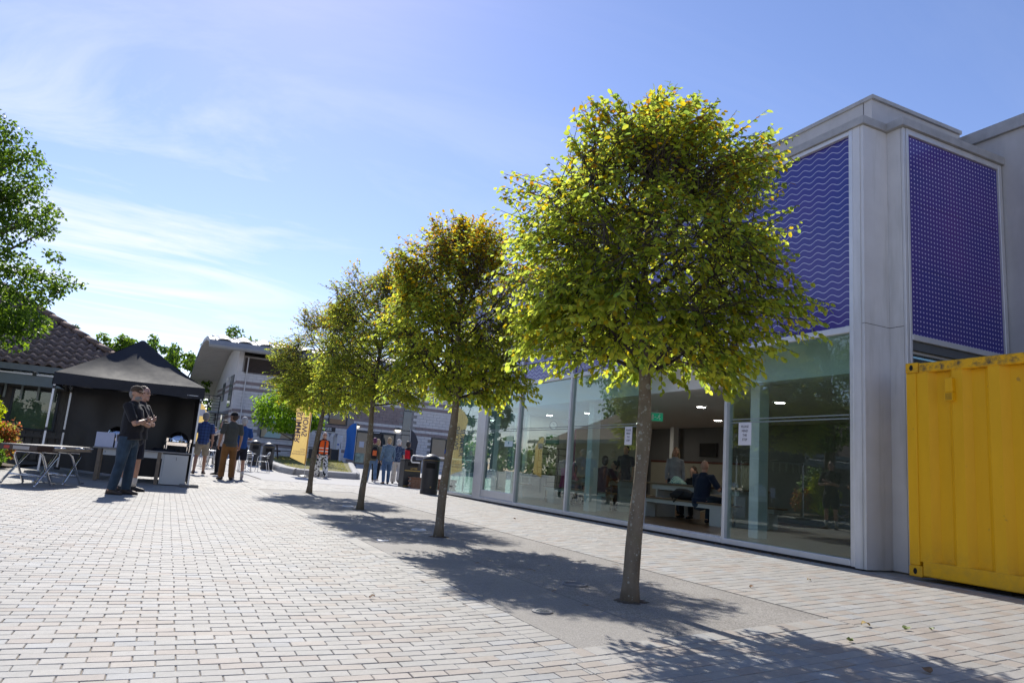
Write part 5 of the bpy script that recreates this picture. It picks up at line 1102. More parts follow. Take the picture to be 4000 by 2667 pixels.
# ================================================================ bins
M_BIN = mat('black bin plastic', (.022, .022, .026), .42, vary=.2, scale=8); M_GOLD = mat('gold band', (.40, .27, .06), .5)
def round_bin(lab, x, y, s=1., rz=0.):
    b = thing('round_litter_bin', lab, 'litter bin', (x, y, gz(x, y)), rz, group='round black litter bins'); r = .26 * s
    MB().lathe([(r * 1.02, 0), (r * 1.02, .12 * s), (r * .97, .13 * s), (r * .97, .15 * s), (r, .16 * s), (r, .98 * s), (r * 1.05, 1.0 * s), (r * 1.05, 1.05 * s)], 32, cap1=False).build('body', M_BIN, b, auto=30)
    MB().lathe([(r * 1.05, 1.05 * s), (r * .95, 1.10 * s), (r * .6, 1.17 * s), (r * .2, 1.205 * s), (.001, 1.21 * s)], 32, cap0=False, cap1=False).build('dome_lid', M_BIN, b, smooth=True)
    MB().lathe([(r * 1.055, 1.015 * s), (r * 1.055, 1.022 * s)], 32, cap0=False, cap1=False).build('gold_line', M_GOLD, b)
    op = MB(); op.grid(lambda u, v: (r * 1.008 * cos(-pi / 2 - .55 + 1.1 * u), r * 1.008 * sin(-pi / 2 - .55 + 1.1 * u), s * lerp(.78, .94, v)), 10, 1); op.build('opening', hl, b)
    MB().lathe([(.022 * s, 0), (.022 * s, .01)], 12).build('badge', M_GOLD, b).matrix_local = Matrix.Translation((.05, -r * 1.0, .22 * s)) @ Matrix.Rotation(pi / 2, 4, 'X')
    return b
round_bin('round black litter bin nearest the glass front', 7.38, 21.25, 1., -.35)
round_bin('round black litter bin left of its twin, behind the metal chairs', 3.83, 36.95)
round_bin('round black litter bin beside the lone metal chair', 4.18, 34.6)
sq = thing('square_litter_bin', 'square black bin with gold lettering beside the brick planter', 'litter bin', (8.2, 25.9, 0))
MB().bbox(-.32, .32, -.3, .3, 0, .98, .02).build('body', M_BIN, sq); MB().bbox(-.34, .34, -.32, .32, .981, 1.03, .015).build('lid', M_BIN, sq); MB().box(-.2, .2, -.305, -.3005, .78, .93).build('opening', hl, sq)
MB().box(-.30, .30, -.3025, -.3005, .60, .63).build('gold_line', M_GOLD, sq); MB().box(-.30, .30, -.3025, -.3005, .05, .075).build('gold_line', M_GOLD, sq); text('LITTER', .085, M_GOLD, 'lettering', sq, frame((.05, -.3015, .69), (1, 0, 0), (0, 0, 1)), bold=.002)
# brick planter with railing
bp = thing('brick_planter', 'low red brick planter wall with a white tube railing', 'planter', (8.9, 25.3, 0)); M_BR = mat('red brown brick', (.17, .085, .055), .9, vary=.3, scale=14)
MB().box(-.84, .84, -.14, .14, 0, .355).build('core', mat('grey mortar', (.22, .2, .18), .9), bp); bm = MB().bbox(0, .21, 0, .06, 0, .065, .004).mesh('brick', M_BR)
for r in range(5):
    for c in range(8):
        o_ = bpy.data.objects.new('brick', bm); COL.objects.link(o_); o_.parent = bp; o_.location = (-.85 + c * .218 - (.1 if r % 2 else 0), -.148, .004 + r * .073)
MB().bbox(-.88, .88, -.17, .17, .362, .40, .006).build('capping', M_BR, bp)
M_WRAIL = mat('white painted tube', (.62, .62, .63), .4)
MB().tube([(-.55, 0, .92), (-.85, 0, .92), (-.88, 0, .98), (-.88, 0, 1.1), (-.82, 0, 1.16), (1.5, 0, 1.16)], .026, 8).build('handrail', M_WRAIL, bp, smooth=True); MB().tube([(-.35, 0, .38), (-.35, 0, 1.15)], .032, 8).tube([(1.2, 0, .0), (1.2, 0, 1.15)], .032, 8).build('post', M_WRAIL, bp, smooth=True)
for z in (.55, .68, .81, .94): MB().tube([(-.35, 0, z), (1.2, 0, z)], .008, 6).build('wire', M_WRAIL, bp)

# ================================================================ bistro chairs and tables
def make_chair(lab, x, y, rz):
    c = thing('bistro_chair', lab, 'chair', (x, y, gz(x, y)), rz, group='aluminium bistro chairs on the terrace')
    for s in (-1, 1):
        MB().tube([(s * .25, .20, 0), (s * .25, .16, .40), (s * .26, .14, .62), (s * .26, .05, .68), (s * .25, -.16, .66), (s * .22, -.22, .72), (s * .18, -.25, .82)], .0135, 8).build('front_leg', M_ALU, c, smooth=True)
        MB().tube([(s * .23, -.30, 0), (s * .21, -.20, .42), (s * .20, -.14, .46)], .0135, 8).build('rear_leg', M_ALU, c, smooth=True)
    for k in range(6): MB().bbox(-.22, .22, -.19 + k * .066, -.135 + k * .066, .440, .448, .002).build('seat_slat', M_ALU, c)
    MB().tube([(-.18, -.25, .82), (-.08, -.275, .84), (.08, -.275, .84), (.18, -.25, .82)], .0135, 8).build('top_rail', M_ALU, c, smooth=True)
    for k in range(3): MB().tube([(-.22, -.215, .60 + k * .07), (0, -.255, .605 + k * .07), (.22, -.215, .60 + k * .07)], [(.004, .018)] * 3, 6).build('back_slat', M_ALU, c)
    MB().tube([(-.24, .17, .3), (.24, .17, .3)], .009, 6).build('stretcher', M_ALU, c)
    return c
for lab, x, y, rz in (('lone metal bistro chair seen from the side before the bin', 3.70, 32.2, 1.25), ('metal bistro chair seen from behind, right of the man in brown trousers', 2.98, 31.6, 3.0), ('metal bistro chair by the man in the plaid shirt', 1.75, 33.4, -1.9), ('metal bistro chair in the middle of the terrace group', 2.1, 32.0, .4), ('metal bistro chair farthest back in the terrace group', 1.35, 34.5, 2.4)): make_chair(lab, x, y, rz)
def make_btable(lab, x, y):
    c = thing('bistro_table', lab, 'table', (x, y, gz(x, y)), group='round bistro tables'); MB().lathe([(.34, .715), (.35, .72), (.35, .735), (.34, .74)], 28).build('tabletop', M_ALU, c, auto=30); MB().tube([(0, 0, .05), (0, 0, .715)], .025, 10).build('column', M_ALU, c)
    for k in range(4): a = k * pi / 2 + .4; MB().tube([(0, 0, .10), (cos(a) * .2, sin(a) * .2, .05), (cos(a) * .3, sin(a) * .3, .012)], .014, 6).build('foot', M_ALU, c)
make_btable('round metal bistro table among the terrace chairs', 1.6, 32.6); make_btable('round metal bistro table near the lone chair', 3.1, 32.6)

# ================================================================ flags and stall
def m_flag(name, base, tr=.35):
    t = NT(name); c = t.ramp(t.noise(2.2, 3), [(.3, tuple(x * .92 for x in base)), (.7, base)]); t.set(base=c, rough=.6)
    tl = t.node('ShaderNodeBsdfTranslucent'); t.link(c, tl.inputs[0]); m = t.node('ShaderNodeMixShader'); m.inputs[0].default_value = tr; t.link(t.b.outputs[0], m.inputs[1]); t.link(tl.outputs[0], m.inputs[2]); t.link(m.outputs[0], t.out.inputs[0]); return t.mat
def flag(name, lab, x, y, zl, zr, w, h, mt_, curve, group=None, base=True, wav=.03, pole_m=None):
    f = thing(name, lab, 'flag', (x, y, gz(x, y)), group=group)
    def fn(u, v):      # u from free edge to pole, v bottom to top
        z0 = lerp(zl, zr, u); top = h - curve * (1 - u) ** 2.2; z = lerp(z0, top, v); return (-w * (1 - u) * (1 - .12 * sin(pi * v)) - .06 * max(0, z - 2) , wav * sin(5 * u + 4 * v), z)
    c = MB(); c.grid(fn, 10, 24); cl_ = c.build('cloth', mt_, f, smooth=True)
    MB().tube([(.012, 0, .02), (.012, 0, h * .7), (-.02, 0, h), (-.12, 0, h + .12)], .012, 6).build('pole', pole_m or M_ALU, f)
    if base: MB().lathe([(.22, 0), (.24, .03), (.2, .06), (.03, .09)], 20).build('base', M_BIN, f, auto=40)
    return f, cl_
M_YFL = m_flag('yellow flag cloth', (.72, .52, .18), .5); M_PRINT = mat('mauve print', (.20, .13, .16), .7)
yf, ycl = flag('feather_flag', 'tall yellow feather flag with mirrored summer shows lettering', 5.10, 30.0, .74, .50, .62, 3.5, M_YFL, .55)
MB().box(-.045, .006, -.05, -.046, .5, 3.45).build('sleeve', m_flag('amber sleeve', (.70, .42, .08)), yf)
text('SUMMER', .30, M_PRINT, 'lettering', yf, frame((-.45, -.055, 1.95), (0, 0, -1), (-1, 0, 0)), bold=.006, sx=1.06); text('SHOWS', .30, M_PRINT, 'lettering', yf, frame((-.19, -.055, 2.13), (0, 0, -1), (-1, 0, 0)), bold=.006, sx=1.0)
for k, s in enumerate(('ARTS', 'UNIVERSITY', 'BOURNEMOUTH')): text(s, .088, M_PRINT, 'lettering', yf, frame((-.075, -.055, 1.08 - k * .095), (-1, 0, 0), (0, 0, 1)), align='LEFT')
flag('feather_flag', 'plain blue feather flag beside the cake stall', 10.28, 44, .42, .30, .62, 2.55, m_flag('blue flag cloth', (.02, .16, .55), .35), .5)
f3, _ = flag('feather_flag', 'yellow and white feather flag partly hidden behind the gazebo', .80, 29.5, .9, .7, -.42, 2.55, M_YFL, .5, base=False)
text('EVU', .2, M_PRINT, 'lettering', f3, frame((.22, -.06, 1.82), (-1, 0, 0), (0, 0, 1))) if False else None
MB().box(.06, .30, -.062, -.058, 2.0, 2.25).build('print_patch', M_PAPER, f3); text('SUO', .16, M_PRINT, 'lettering', f3, frame((.2, -.06, 1.72), (-1, 0, 0), (0, 0, 1))) if False else None
flag('teardrop_banner', 'dark grey teardrop banner standing before the white block wall', 14.35, 46, .5, .4, -.56, 2.5, m_flag('dark grey flag cloth', (.05, .05, .065), .15), .75)
st_ = thing('cake_stall', 'white and black cake stall with sign board and bunting', 'stall', (9.0, 46.2, gz(9, 46.2)), w=False)
MB().box(-1.0, .75, .3, 1.6, .0, .75).build('counter', M_BIN, st_); MB().box(-1.05, .8, .25, 1.65, .751, .79).build('countertop', M_WPANEL, st_); MB().box(-1.1, .65, .0, 1.7, 1.83, 1.88).build('awning', M_WPANEL, st_)
for x in (-1.05, .62): MB().box(x - .025, x + .025, .05, .1, 0, 1.829).build('post', M_WPANEL, st_)
sb_ = MB().box(-.95, .44, -.06, -.01, 1.90, 2.19).build('sign_board', M_GASKET, st_); text('CAKES', .26, M_PAPER, 'lettering', sb_, frame((-.23, -.063, 2.045), (1, 0, 0), (0, 0, 1)), bold=.004, sx=1.1)
for k in range(8): MB().prism([(-1.0 + k * .21, .0, 1.82), (-.82 + k * .21, .0, 1.82), (-.91 + k * .21, -.01, 1.55)], (0, .006, 0)).build('bunting_pennant', M_PAPER if k % 2 == 0 else mat('grey pennant', (.2, .2, .25), .8), st_)
fr_ = thing('white_fridge', 'tall white cabinet at the right end of the cake stall', 'cabinet', (9.75, 46.5, gz(9.75, 46.5))); MB().bbox(-.24, .24, -.2, .4, .05, 1.72, .03).build('body', M_PAPER, fr_); MB().box(-.06, .06, -.206, -.201, 1.1, 1.2).build('label', mat('blue label', (.05, .12, .4), .5), fr_); MB().tube([(.17, -.22, .9), (.17, -.22, 1.3)], .012, 6).build('handle', M_GASKET, fr_); MB().box(-.2, .2, -.1, .3, 0, .05).build('plinth', M_GASKET, fr_)
ab = thing('sandwich_board', 'wooden framed chalk sandwich board before the cake stall', 'sign', (9.35, 45.2, gz(9.35, 45.2)))
for s in (-1, 1):
    MB().obox((0, s * .13, .42), (.44, 0, 0), (0, .02, 0), (0, -s * .17, .84)).build('panel', M_GASKET, ab)
    for x in (-.24, .24): MB().obox((x, s * .135, .43), (.04, 0, 0), (0, .03, 0), (0, -s * .18, .9)).build('frame', M_TOP, ab)
def picnic(lab, x, y, rz):
    p = thing('picnic_table', lab, 'picnic table', (x, y, gz(x, y) + .21), rz, group='dark wooden picnic tables on the lawn'); mw = mat('dark picnic wood', (.06, .045, .035), .8, vary=.3, scale=10)
    for k in range(5): MB().bbox(-.8, .8, -.36 + k * .146, -.225 + k * .146, .72, .755, .004).build('plank', mw, p)
    for s in (-1, 1):
        for k in range(2): MB().bbox(-.8, .8, s * .62 - .13 + k * .132, s * .62 - .005 + k * .132, .42, .455, .004).build('seat_plank', mw, p)
    for x_ in (-.55, .55):
        for s in (-1, 1): MB().beam((x_, s * .22, .72), (x_, s * .62, .0), .05, .09).build('leg', mw, p)
        MB().box(x_ + .03, x_ + .07, -.72, .72, .36, .419).build('cross_beam', mw, p)
picnic('dark picnic table on the lawn left of the yellow flag', 5.75, 40.6, .2); picnic('dark picnic table on the lawn behind the woman in orange', 7.4, 41.0, -.3)
lp = thing('lamp_post', 'plain grey lamp post rising behind the last trunk', 'lamp post', (8.05, 43.9, gz(8.05, 43.9))); MB().tube([(0, 0, 0), (0, 0, .9), (0, 0, 5.2)], [.075, .07, .055], 12).build('pole', M_GUT, lp, smooth=True); MB().lathe([(.05, 5.2), (.22, 5.28), (.2, 5.36), (.02, 5.44)], 16).build('lantern', M_GUT, lp, auto=40)
# ================================================================ people
BAKE = []
def m_skin(name, c):
    t = NT(name); b = t.ramp(t.noise(14, 4), [(.3, tuple(x * .88 for x in c)), (.7, tuple(min(1, x * 1.08) for x in c))]); t.set(base=b, rough=.5, spec=.35)
    try: t.b.inputs['Subsurface Weight'].default_value = .08; t.b.inputs['Subsurface Radius'].default_value = (.02, .008, .004)
    except Exception: pass
    return t.mat
SK_L = m_skin('light skin', (.50, .29, .21)); SK_T = m_skin('tanned skin', (.44, .25, .17)); SK_D = m_skin('dark skin', (.09, .05, .035))
def cloth(name, c, vary=.15, scale=9, bump=.35): return mat('cloth ' + name, c, .85, vary=vary, scale=scale, spec=.2, bump=bump * 2.2, bscale=15, sheen=.15)
def m_plaid(name, c0, c1, s=.045):
    t = NT(name); p = t.pos(True); sp = t.node('ShaderNodeSeparateXYZ'); t.link(p, sp.inputs[0])
    a = t.math('LESS_THAN', t.math('FRACT', t.math('DIVIDE', sp.outputs[0], s)), .28); b = t.math('LESS_THAN', t.math('FRACT', t.math('DIVIDE', sp.outputs[2], s)), .28)
    t.set(base=t.mix(t.math('MULTIPLY', t.math('ADD', a, b), .5), c0, c1), rough=.85); return t.mat
def m_spots(name, c0, c1, s, th):
    t = NT(name); n = t.noise(s, 2, .5, vec=t.pos(True)); t.set(base=t.mix(t.math('GREATER_THAN', n, th), c0, c1), rough=.85); return t.mat
def soft(mb, name, m, parent, vox, it=3):
    o = mb.build(name, m, parent); md = o.modifiers.new('remesh', 'REMESH'); md.mode = 'VOXEL'; md.voxel_size = vox; md.use_smooth_shade = True
    ms = o.modifiers.new('smooth', 'SMOOTH'); ms.factor = .5; ms.iterations = it
    if vox > .0105: dc = o.modifiers.new('dec', 'DECIMATE'); dc.ratio = .42
    BAKE.append(o); return o
Y1 = (0, 1, 0)
def hand(mb, w, d, palm_n, side, s=1., curl=.5, vox=.014):
    """palm, four fingers and a thumb; w wrist, d forearm direction, palm_n palm normal, side +1/-1 thumb side"""
    d = d.normalized(); n = (palm_n - d * palm_n.dot(d)).normalized(); t = d.cross(n).normalized() * side
    k = max(1., vox / .011)
    pc = w + d * .048 * s
    mb.tube([w - d * .01, w + d * .02 * s, w + d * .085 * s], [(.026 * s, .02 * s), (.037 * s, .017 * s), (.04 * s, .014 * s)], 8, round_ends=True, hint=n)
    for j, (o, l) in enumerate(((.028, .068), (.0095, .078), (-.0095, .072), (-.027, .056))):
        b = w + d * .08 * s + t * o * s; d2 = (d * cos(curl * .6) + n * sin(curl * .6)); d3 = (d * cos(curl * 1.5) + n * sin(curl * 1.5)); m1 = b + d2 * l * .5 * s; e = m1 + d3 * l * .5 * s
        mb.tube([b - d * .01, m1, e], [.0092 * s * k, .0085 * s * k, .0075 * s * k], 6, round_ends=True)
    b = w + d * .025 * s + t * .028 * s; m1 = b + (d * .6 + t * .7 + n * .2).normalized() * .04 * s; e = m1 + (d * .9 + t * .2 + n * .35).normalized() * .032 * s
    mb.tube([b, m1, e], [.012 * s * k, .0105 * s * k, .0085 * s * k], 6, round_ends=True)
def person(lab, loc, rz, H, top, bottom, shoes, hair, skin=SK_L, pose='stand', sleeve='short', legs='long', vox=.016, belly=0., hy=0., ht=0., extras=None, build=1., fem=False, flare=0., socks=None, facial=None, name='person', sole=None, armsw=(0, 0)):
    s = H / 1.75; P = thing(name, lab, 'person', loc, rz); V = lambda x, y, z: Vector((x, y, z)) * s
    sh = (.165 if fem else .19) * build; hipw = .10 if fem else .095
    sit = pose == 'sit'
    dz = -.47 if sit else 0.
    # ---- legs
    st_ = {'walk': (.22, -.20), 'stride': (-.14, .12), 'stand': (.03, -.04), 'cross': (.05, -.06), 'point': (.0, .0), 'hold': (.02, -.03)}.get(pose, (0, 0))
    J = {}
    for i, sd in enumerate((-1, 1)):
        if sit: J['hip', sd] = V(sd * .10, 0, .93 + dz); J['knee', sd] = V(sd * .14, .42, .50); J['ank', sd] = V(sd * .13, .38, .09); J['toe', sd] = V(sd * .14, .54, .035)
        else:
            fy = st_[i]; J['hip', sd] = V(sd * hipw, 0, .92); J['knee', sd] = V(sd * (hipw + .015), fy * .5 + (.04 if pose in ('walk', 'stride') and fy < 0 else .015), .50); J['ank', sd] = V(sd * (hipw + .025), fy - .02, .085 + (.05 if pose == 'walk' and fy < 0 else 0)); J['toe', sd] = J['ank', sd] + V(sd * .03, .145, -.055)
    Z = lambda z: z + dz
    lean = .10 if sit else .0
    def T(x, y, z):            # torso point with lean
        zz_ = z - .93; return V(x, y + lean * zz_ * 1.6, Z(z))
    # ---- arms
    for i, sd in enumerate((-1, 1)):
        S = T(sd * sh, -.005, 1.415); J['sh', sd] = S
        if pose == 'cross':
            E = T(sd * (sh + .035), .125 + belly, 1.13); Wr = T(-sd * .0, .150 + belly + (.035 if sd > 0 else 0), 1.175 + (.03 if sd > 0 else -.02))
        elif sit: E = T(sd * (sh + .10), .16, 1.17); Wr = T(sd * .06, .40, 1.19)
        elif pose == 'hold': E = T(sd * (sh + .06), -.02, 1.15); Wr = T(sd * (sh - .02), .22, 1.12)
        elif pose == 'point' and sd < 0: E = T(sd * (sh + .12), .12, 1.30); Wr = T(sd * (sh + .10), .34, 1.40)
        else:
            aw = armsw[i]; E = T(sd * (sh + .055), -.02 + aw * .4, 1.13); Wr = T(sd * (sh + .065), .05 + aw, .89)
        J['el', sd] = E; J['wr', sd] = Wr
    # ---- body, one continuous surface
    b = MB()
    bw = build
    tor = [(T(0, 0, .92), (.150 * bw, .105 * bw)), (T(0, .005 + belly * .5, 1.06), (.132 * bw + belly * .3, .098 * bw + belly)), (T(0, .01 + belly * .2, 1.22), (.148 * bw, .105 * bw + belly * .5)), (T(0, .005, 1.36), (.150 * bw, .098 * bw)), (T(0, -.008, 1.44), (.095, .065)), (T(0, -.005, 1.50), (.056, .056)), (T(0, .008, 1.56), (.054, .055))]
    b.tube([p for p, r in tor], [(r[0] * s, r[1] * s) for p, r in tor], 14, hint=Y1, round_ends=True)
    hc = T(0, .012, 1.635); Rh = Matrix.Rotation(hy, 3, 'Z') @ Matrix.Rotation(ht, 3, 'X'); nk = T(0, .0, 1.53)
    def Hd(x, y, z): return nk + Rh @ (V(x, y, z - 1.53))
    b.ell(Hd(0, .010, 1.645), (.074 * s, .096 * s, .108 * s), 16, 12, rot=Rh); b.ell(Hd(0, .035, 1.578), (.056 * s, .066 * s, .062 * s), 12, 10, rot=Rh)
    b.ell(Hd(0, .108, 1.618), (.013 * s, .02 * s, .022 * s), 8, 6, rot=Rh); b.ell(Hd(0, .098, 1.565), (.024 * s, .014 * s, .010 * s), 8, 6, rot=Rh); b.ell(Hd(0, .09, 1.535), (.026 * s, .022 * s, .02 * s), 8, 6, rot=Rh)
    for sd in (-1, 1): b.ell(Hd(sd * .076, .0, 1.625), (.012 * s, .022 * s, .032 * s), 8, 6, rot=Rh)
    for sd in (-1, 1):
        b.tube([J['hip', sd], J['hip', sd].lerp(J['knee', sd], .5), J['knee', sd], J['knee', sd].lerp(J['ank', sd], .35), J['ank', sd]], [.085 * s * bw, .074 * s * bw, .054 * s, .054 * s, .036 * s], 10, round_ends=True)
        b.tube([J['ank', sd] + V(0, -.03, -.02), J['toe', sd]], [.036 * s, .028 * s], 8, round_ends=True)
        b.tube([T(sd * .08, 0, 1.40), J['sh', sd], J['sh', sd].lerp(J['el', sd], .5), J['el', sd]], [.055 * s, .056 * s * bw, .047 * s * bw, .038 * s], 10, round_ends=True)
        b.tube([J['el', sd], J['el', sd].lerp(J['wr', sd], .35), J['wr', sd]], [.038 * s, .039 * s, .026 * s], 10, round_ends=True)
        fd = (J['wr', sd] - J['el', sd]); pn = Vector((-sd, 0, 0)) if not (sit or pose in ('cross', 'hold', 'point')) else Vector((0, -.3, -1)) if sit else Vector((0, -1, 0))
        if pose == 'hold': pn = Vector((-sd, 0, .3))
        tside = 1 if sd > 0 else -1
        hand(b, J['wr', sd], fd, pn, tside, s, .35 if pose == 'cross' else .7, vox)
    body = soft(b, 'body', skin, P, vox * .8, 2)
    # ---- clothes
    g = .016 * s
    if top is not None:
        c = MB(); c.tube([p for p, r in tor[:5]], [(r[0] * s + g * 1.2, r[1] * s + g * 1.2) for p, r in tor[:5]], 14, hint=Y1, round_ends=True)
        c.tube([T(0, belly * .5, .86), T(0, .0, .97)], [(.158 * s * bw + g, .118 * s * bw + g + belly * .8 * s)] * 2, 14, hint=Y1, round_ends=False)
        for sd in (-1, 1):
            E2 = J['el', sd] if sleeve == 'long' else J['sh', sd].lerp(J['el', sd], .72)
            c.tube([T(sd * .07, 0, 1.41), J['sh', sd], E2], [.062 * s, .068 * s * bw, (.056 if sleeve == 'long' else .068) * s], 10, round_ends=True)
            if sleeve == 'long': c.tube([J['el', sd], J['el', sd].lerp(J['wr', sd], .95)], [.056 * s, .044 * s], 10, round_ends=True)
        c.tube([T(0, -.004, 1.44), T(0, -.002, 1.495)], [.075 * s, .066 * s], 12, round_ends=False)
        soft(c, 'shirt', top, P, vox * .85, 3)
    if bottom is not None:
        c = MB(); c.tube([T(0, 0, .86), T(0, 0, .95), T(0, belly * .4, 1.0)], [(.158 * s * bw, .118 * s * bw), (.158 * s * bw, .116 * s * bw), (.146 * s * bw, .108 * s * bw + belly * .6 * s)], 14, hint=Y1, round_ends=True)
        for sd in (-1, 1):
            hp_, kn, an = J['hip', sd], J['knee', sd], J['ank', sd]; f = flare
            if legs == 'long': c.tube([hp_, hp_.lerp(kn, .5), kn, kn.lerp(an, .5), an + V(0, 0, -.01 if not sit else 0)], [.098 * s * bw, .090 * s * bw + f * .2, .074 * s + f * .5, .070 * s + f * .8, .060 * s + f], 12, round_ends=False)
            else: c.tube([hp_, hp_.lerp(kn, .5), hp_.lerp(kn, .92)], [.100 * s * bw, .098 * s * bw, .092 * s], 12, round_ends=False)
        soft(c, 'trousers' if legs == 'long' else 'shorts', bottom, P, vox * .85, 3)
    for sd in (-1, 1):
        an, to = J['ank', sd], J['toe', sd]; d = (to - an); d.z = 0; d.normalize(); gzv = to.z - .035 * s; k = MB()
        base = Vector((an.x, an.y, gzv))
        k.tube([base - d * .055 * s + V(0, 0, .045), base + d * .02 * s + V(0, 0, .05), base + d * .11 * s + V(0, 0, .038), base + d * .17 * s + V(0, 0, .03)], [(.036 * s, .04 * s), (.042 * s, .045 * s), (.046 * s, .034 * s), (.034 * s, .024 * s)], 10, hint=(0, 0, 1), round_ends=True)
        k.tube([base + V(0, 0, .05), an + V(0, 0, .02)], [.045 * s, .046 * s], 10)
        so_ = soft(k, 'shoe', shoes, P, vox * .7, 2)
        if sole:
            q = MB(); q.tube([base - d * .085 * s + V(0, 0, .012), base + d * .05 * s + V(0, 0, .012), base + d * .19 * s + V(0, 0, .012)], [(.03 * s, .012 * s), (.046 * s, .012 * s), (.03 * s, .012 * s)], 10, hint=(0, 0, 1)); q.build('sole', sole, so_)
        if socks: q = MB(); q.tube([an + V(0, 0, -.0), an.lerp(J['knee', sd], .34)], [.046 * s, .053 * s], 12); q.build('sock', socks, P, smooth=True)
    # ---- hair / hat
    hm, hs_ = hair
    if hs_ in ('short', 'long', 'bob', 'curly', 'pony', 'bun', 'capped', 'wide'):
        c = MB(); k = 1.1 if hs_ in ('curly', 'bob') else 1.
        if hs_ != 'capped': c.ell(Hd(0, -.026, 1.682), (.083 * s * k, .094 * s * k, .092 * s * k), 16, 12, rot=Rh)
        c.ell(Hd(0, -.042, 1.625), (.080 * s * k, .075 * s * k, .095 * s * k), 14, 10, rot=Rh)
        if hs_ == 'long' or hs_ == 'bob' or hs_ == 'wide':
            e = 1.56 if hs_ == 'bob' else 1.34 if hs_ == 'long' else 1.25
            for sd in (-1, 0, 1): c.tube([Hd(sd * .062, -.03 if sd else -.08, 1.64), Hd(sd * .078, -.035 if sd else -.085, 1.56), Hd(sd * .085, -.03 if sd else -.09, e)], [.04 * s, .043 * s, .026 * s], 8, round_ends=True)
        if hs_ == 'pony': c.tube([Hd(0, -.10, 1.66), Hd(0, -.14, 1.6), Hd(0, -.12, 1.45)], [.03 * s, .035 * s, .012 * s], 8, round_ends=True)
        if hs_ == 'bun': c.ell(Hd(0, -.12, 1.66), (.045 * s, .045 * s, .045 * s), 10, 8)
        soft(c, 'hair', hm, P, vox * .75, 1)
    if facial: c = MB(); c.ell(Hd(0, .052, 1.552), (.058 * s, .06 * s, .05 * s), 12, 8, rot=Rh); soft(c, 'beard', facial, P, vox * .8, 1)
    if H and vox < .012:
        for sd in (-1, 1): MB().ell(Hd(sd * .033, .094, 1.637), (.010 * s, .007 * s, .007 * s), 8, 6, rot=Rh).build('eye', M_INK, P, smooth=True); MB().tube([Hd(sd * .016, .099, 1.658), Hd(sd * .034, .097, 1.662), Hd(sd * .054, .086, 1.656)], .0045 * s, 6).build('eyebrow', mat('grey brow', (.14, .12, .1), .9), P)
    P['_hd'] = 0
    if extras: extras(P, V, T, Hd, Rh, J, s)
    return P
def cap(mt_):
    def f(P, V, T, Hd, Rh, J, s):
        c = MB(); n = 14
        prof_ = [(.090, 1.660), (.091, 1.69), (.082, 1.725), (.055, 1.752), (.015, 1.764)]
        vs = [Hd(r * cos(2 * pi * j / n) * .95, -.005 + r * sin(2 * pi * j / n) * 1.15, z) for r, z in prof_ for j in range(n)]
        c.add(vs, [(i * n + j, i * n + (j + 1) % n, (i + 1) * n + (j + 1) % n, (i + 1) * n + j) for i in range(4) for j in range(n)] + [tuple(range(4 * n, 5 * n))]); cp_ = c.build('cap', mt_, P, smooth=True)
        c = MB(); c.grid(lambda u, v: Hd((u - .5) * .16 * (1 - .25 * v * v), .085 + .075 * v - .03 * (2 * u - 1) ** 2 * (1 + v), 1.668 - .012 * v - .01 * (2 * u - 1) ** 2), 8, 4); k = len(c.v); c.grid(lambda u, v: Hd((u - .5) * .16 * (1 - .25 * v * v), .085 + .075 * v - .03 * (2 * u - 1) ** 2 * (1 + v), 1.664 - .012 * v - .01 * (2 * u - 1) ** 2), 8, 4); c.build('brim', mt_, cp_, smooth=True)
    return f
def chain(*fs):
    def f(*a):
        for q in fs: q(*a)
    return f
def watch(P, V, T, Hd, Rh, J, s):
    d = (J['wr', 1] - J['el', 1]).normalized(); MB().tube([J['wr', 1] - d * .035 * s, J['wr', 1] - d * .012 * s], .034 * s, 12).build('wristwatch', M_INK, P)
def shades(P, V, T, Hd, Rh, J, s):
    c = MB()
    for sd in (-1, 1): c.ell(Hd(sd * .034, .100, 1.640), (.026 * s, .012 * s, .019 * s), 10, 6, rot=Rh); c.tube([Hd(sd * .06, .09, 1.645), Hd(sd * .08, .0, 1.64)], .004, 5)
    c.build('sunglasses', M_DARKGLASS, P, smooth=True)
def backpack(mt_, print_=None, sz=1., z=1.18, off=.0):
    def f(P, V, T, Hd, Rh, J, s):
        c = MB(); c.tube([T(off, -.155, z - .2), T(off, -.175, z), T(off, -.155, z + .18)], [(.12 * s * sz, .06 * s), (.14 * s * sz, .075 * s), (.10 * s * sz, .05 * s)], 12, hint=Y1, round_ends=True); b = c.build('backpack', mt_, P, smooth=True)
        for sd in (-1, 1): MB().tube([T(sd * .07 + off, -.14, z + .18), T(sd * .1, -.06, 1.475), T(sd * .115, .06, 1.44), T(sd * .11, .14, 1.25)], .012 * s, 6).build('strap', mt_, b)
        if print_: q = MB(); q.grid(lambda u, v: T(off + (u - .5) * .16, -.242 - .012 * sin(pi * u), z - .12 + .2 * v), 6, 6); q.build('print', print_, b)
    return f
M_SHOEB = mat('brown shoe leather', (.055, .038, .028), .6, vary=.2, scale=20); M_SHOEK = mat('black trainer', (.015, .015, .018), .6); M_SHOEW = mat('pale trainer', (.45, .42, .40), .6); M_SOLE = mat('dark rubber sole', (.03, .028, .025), .8)
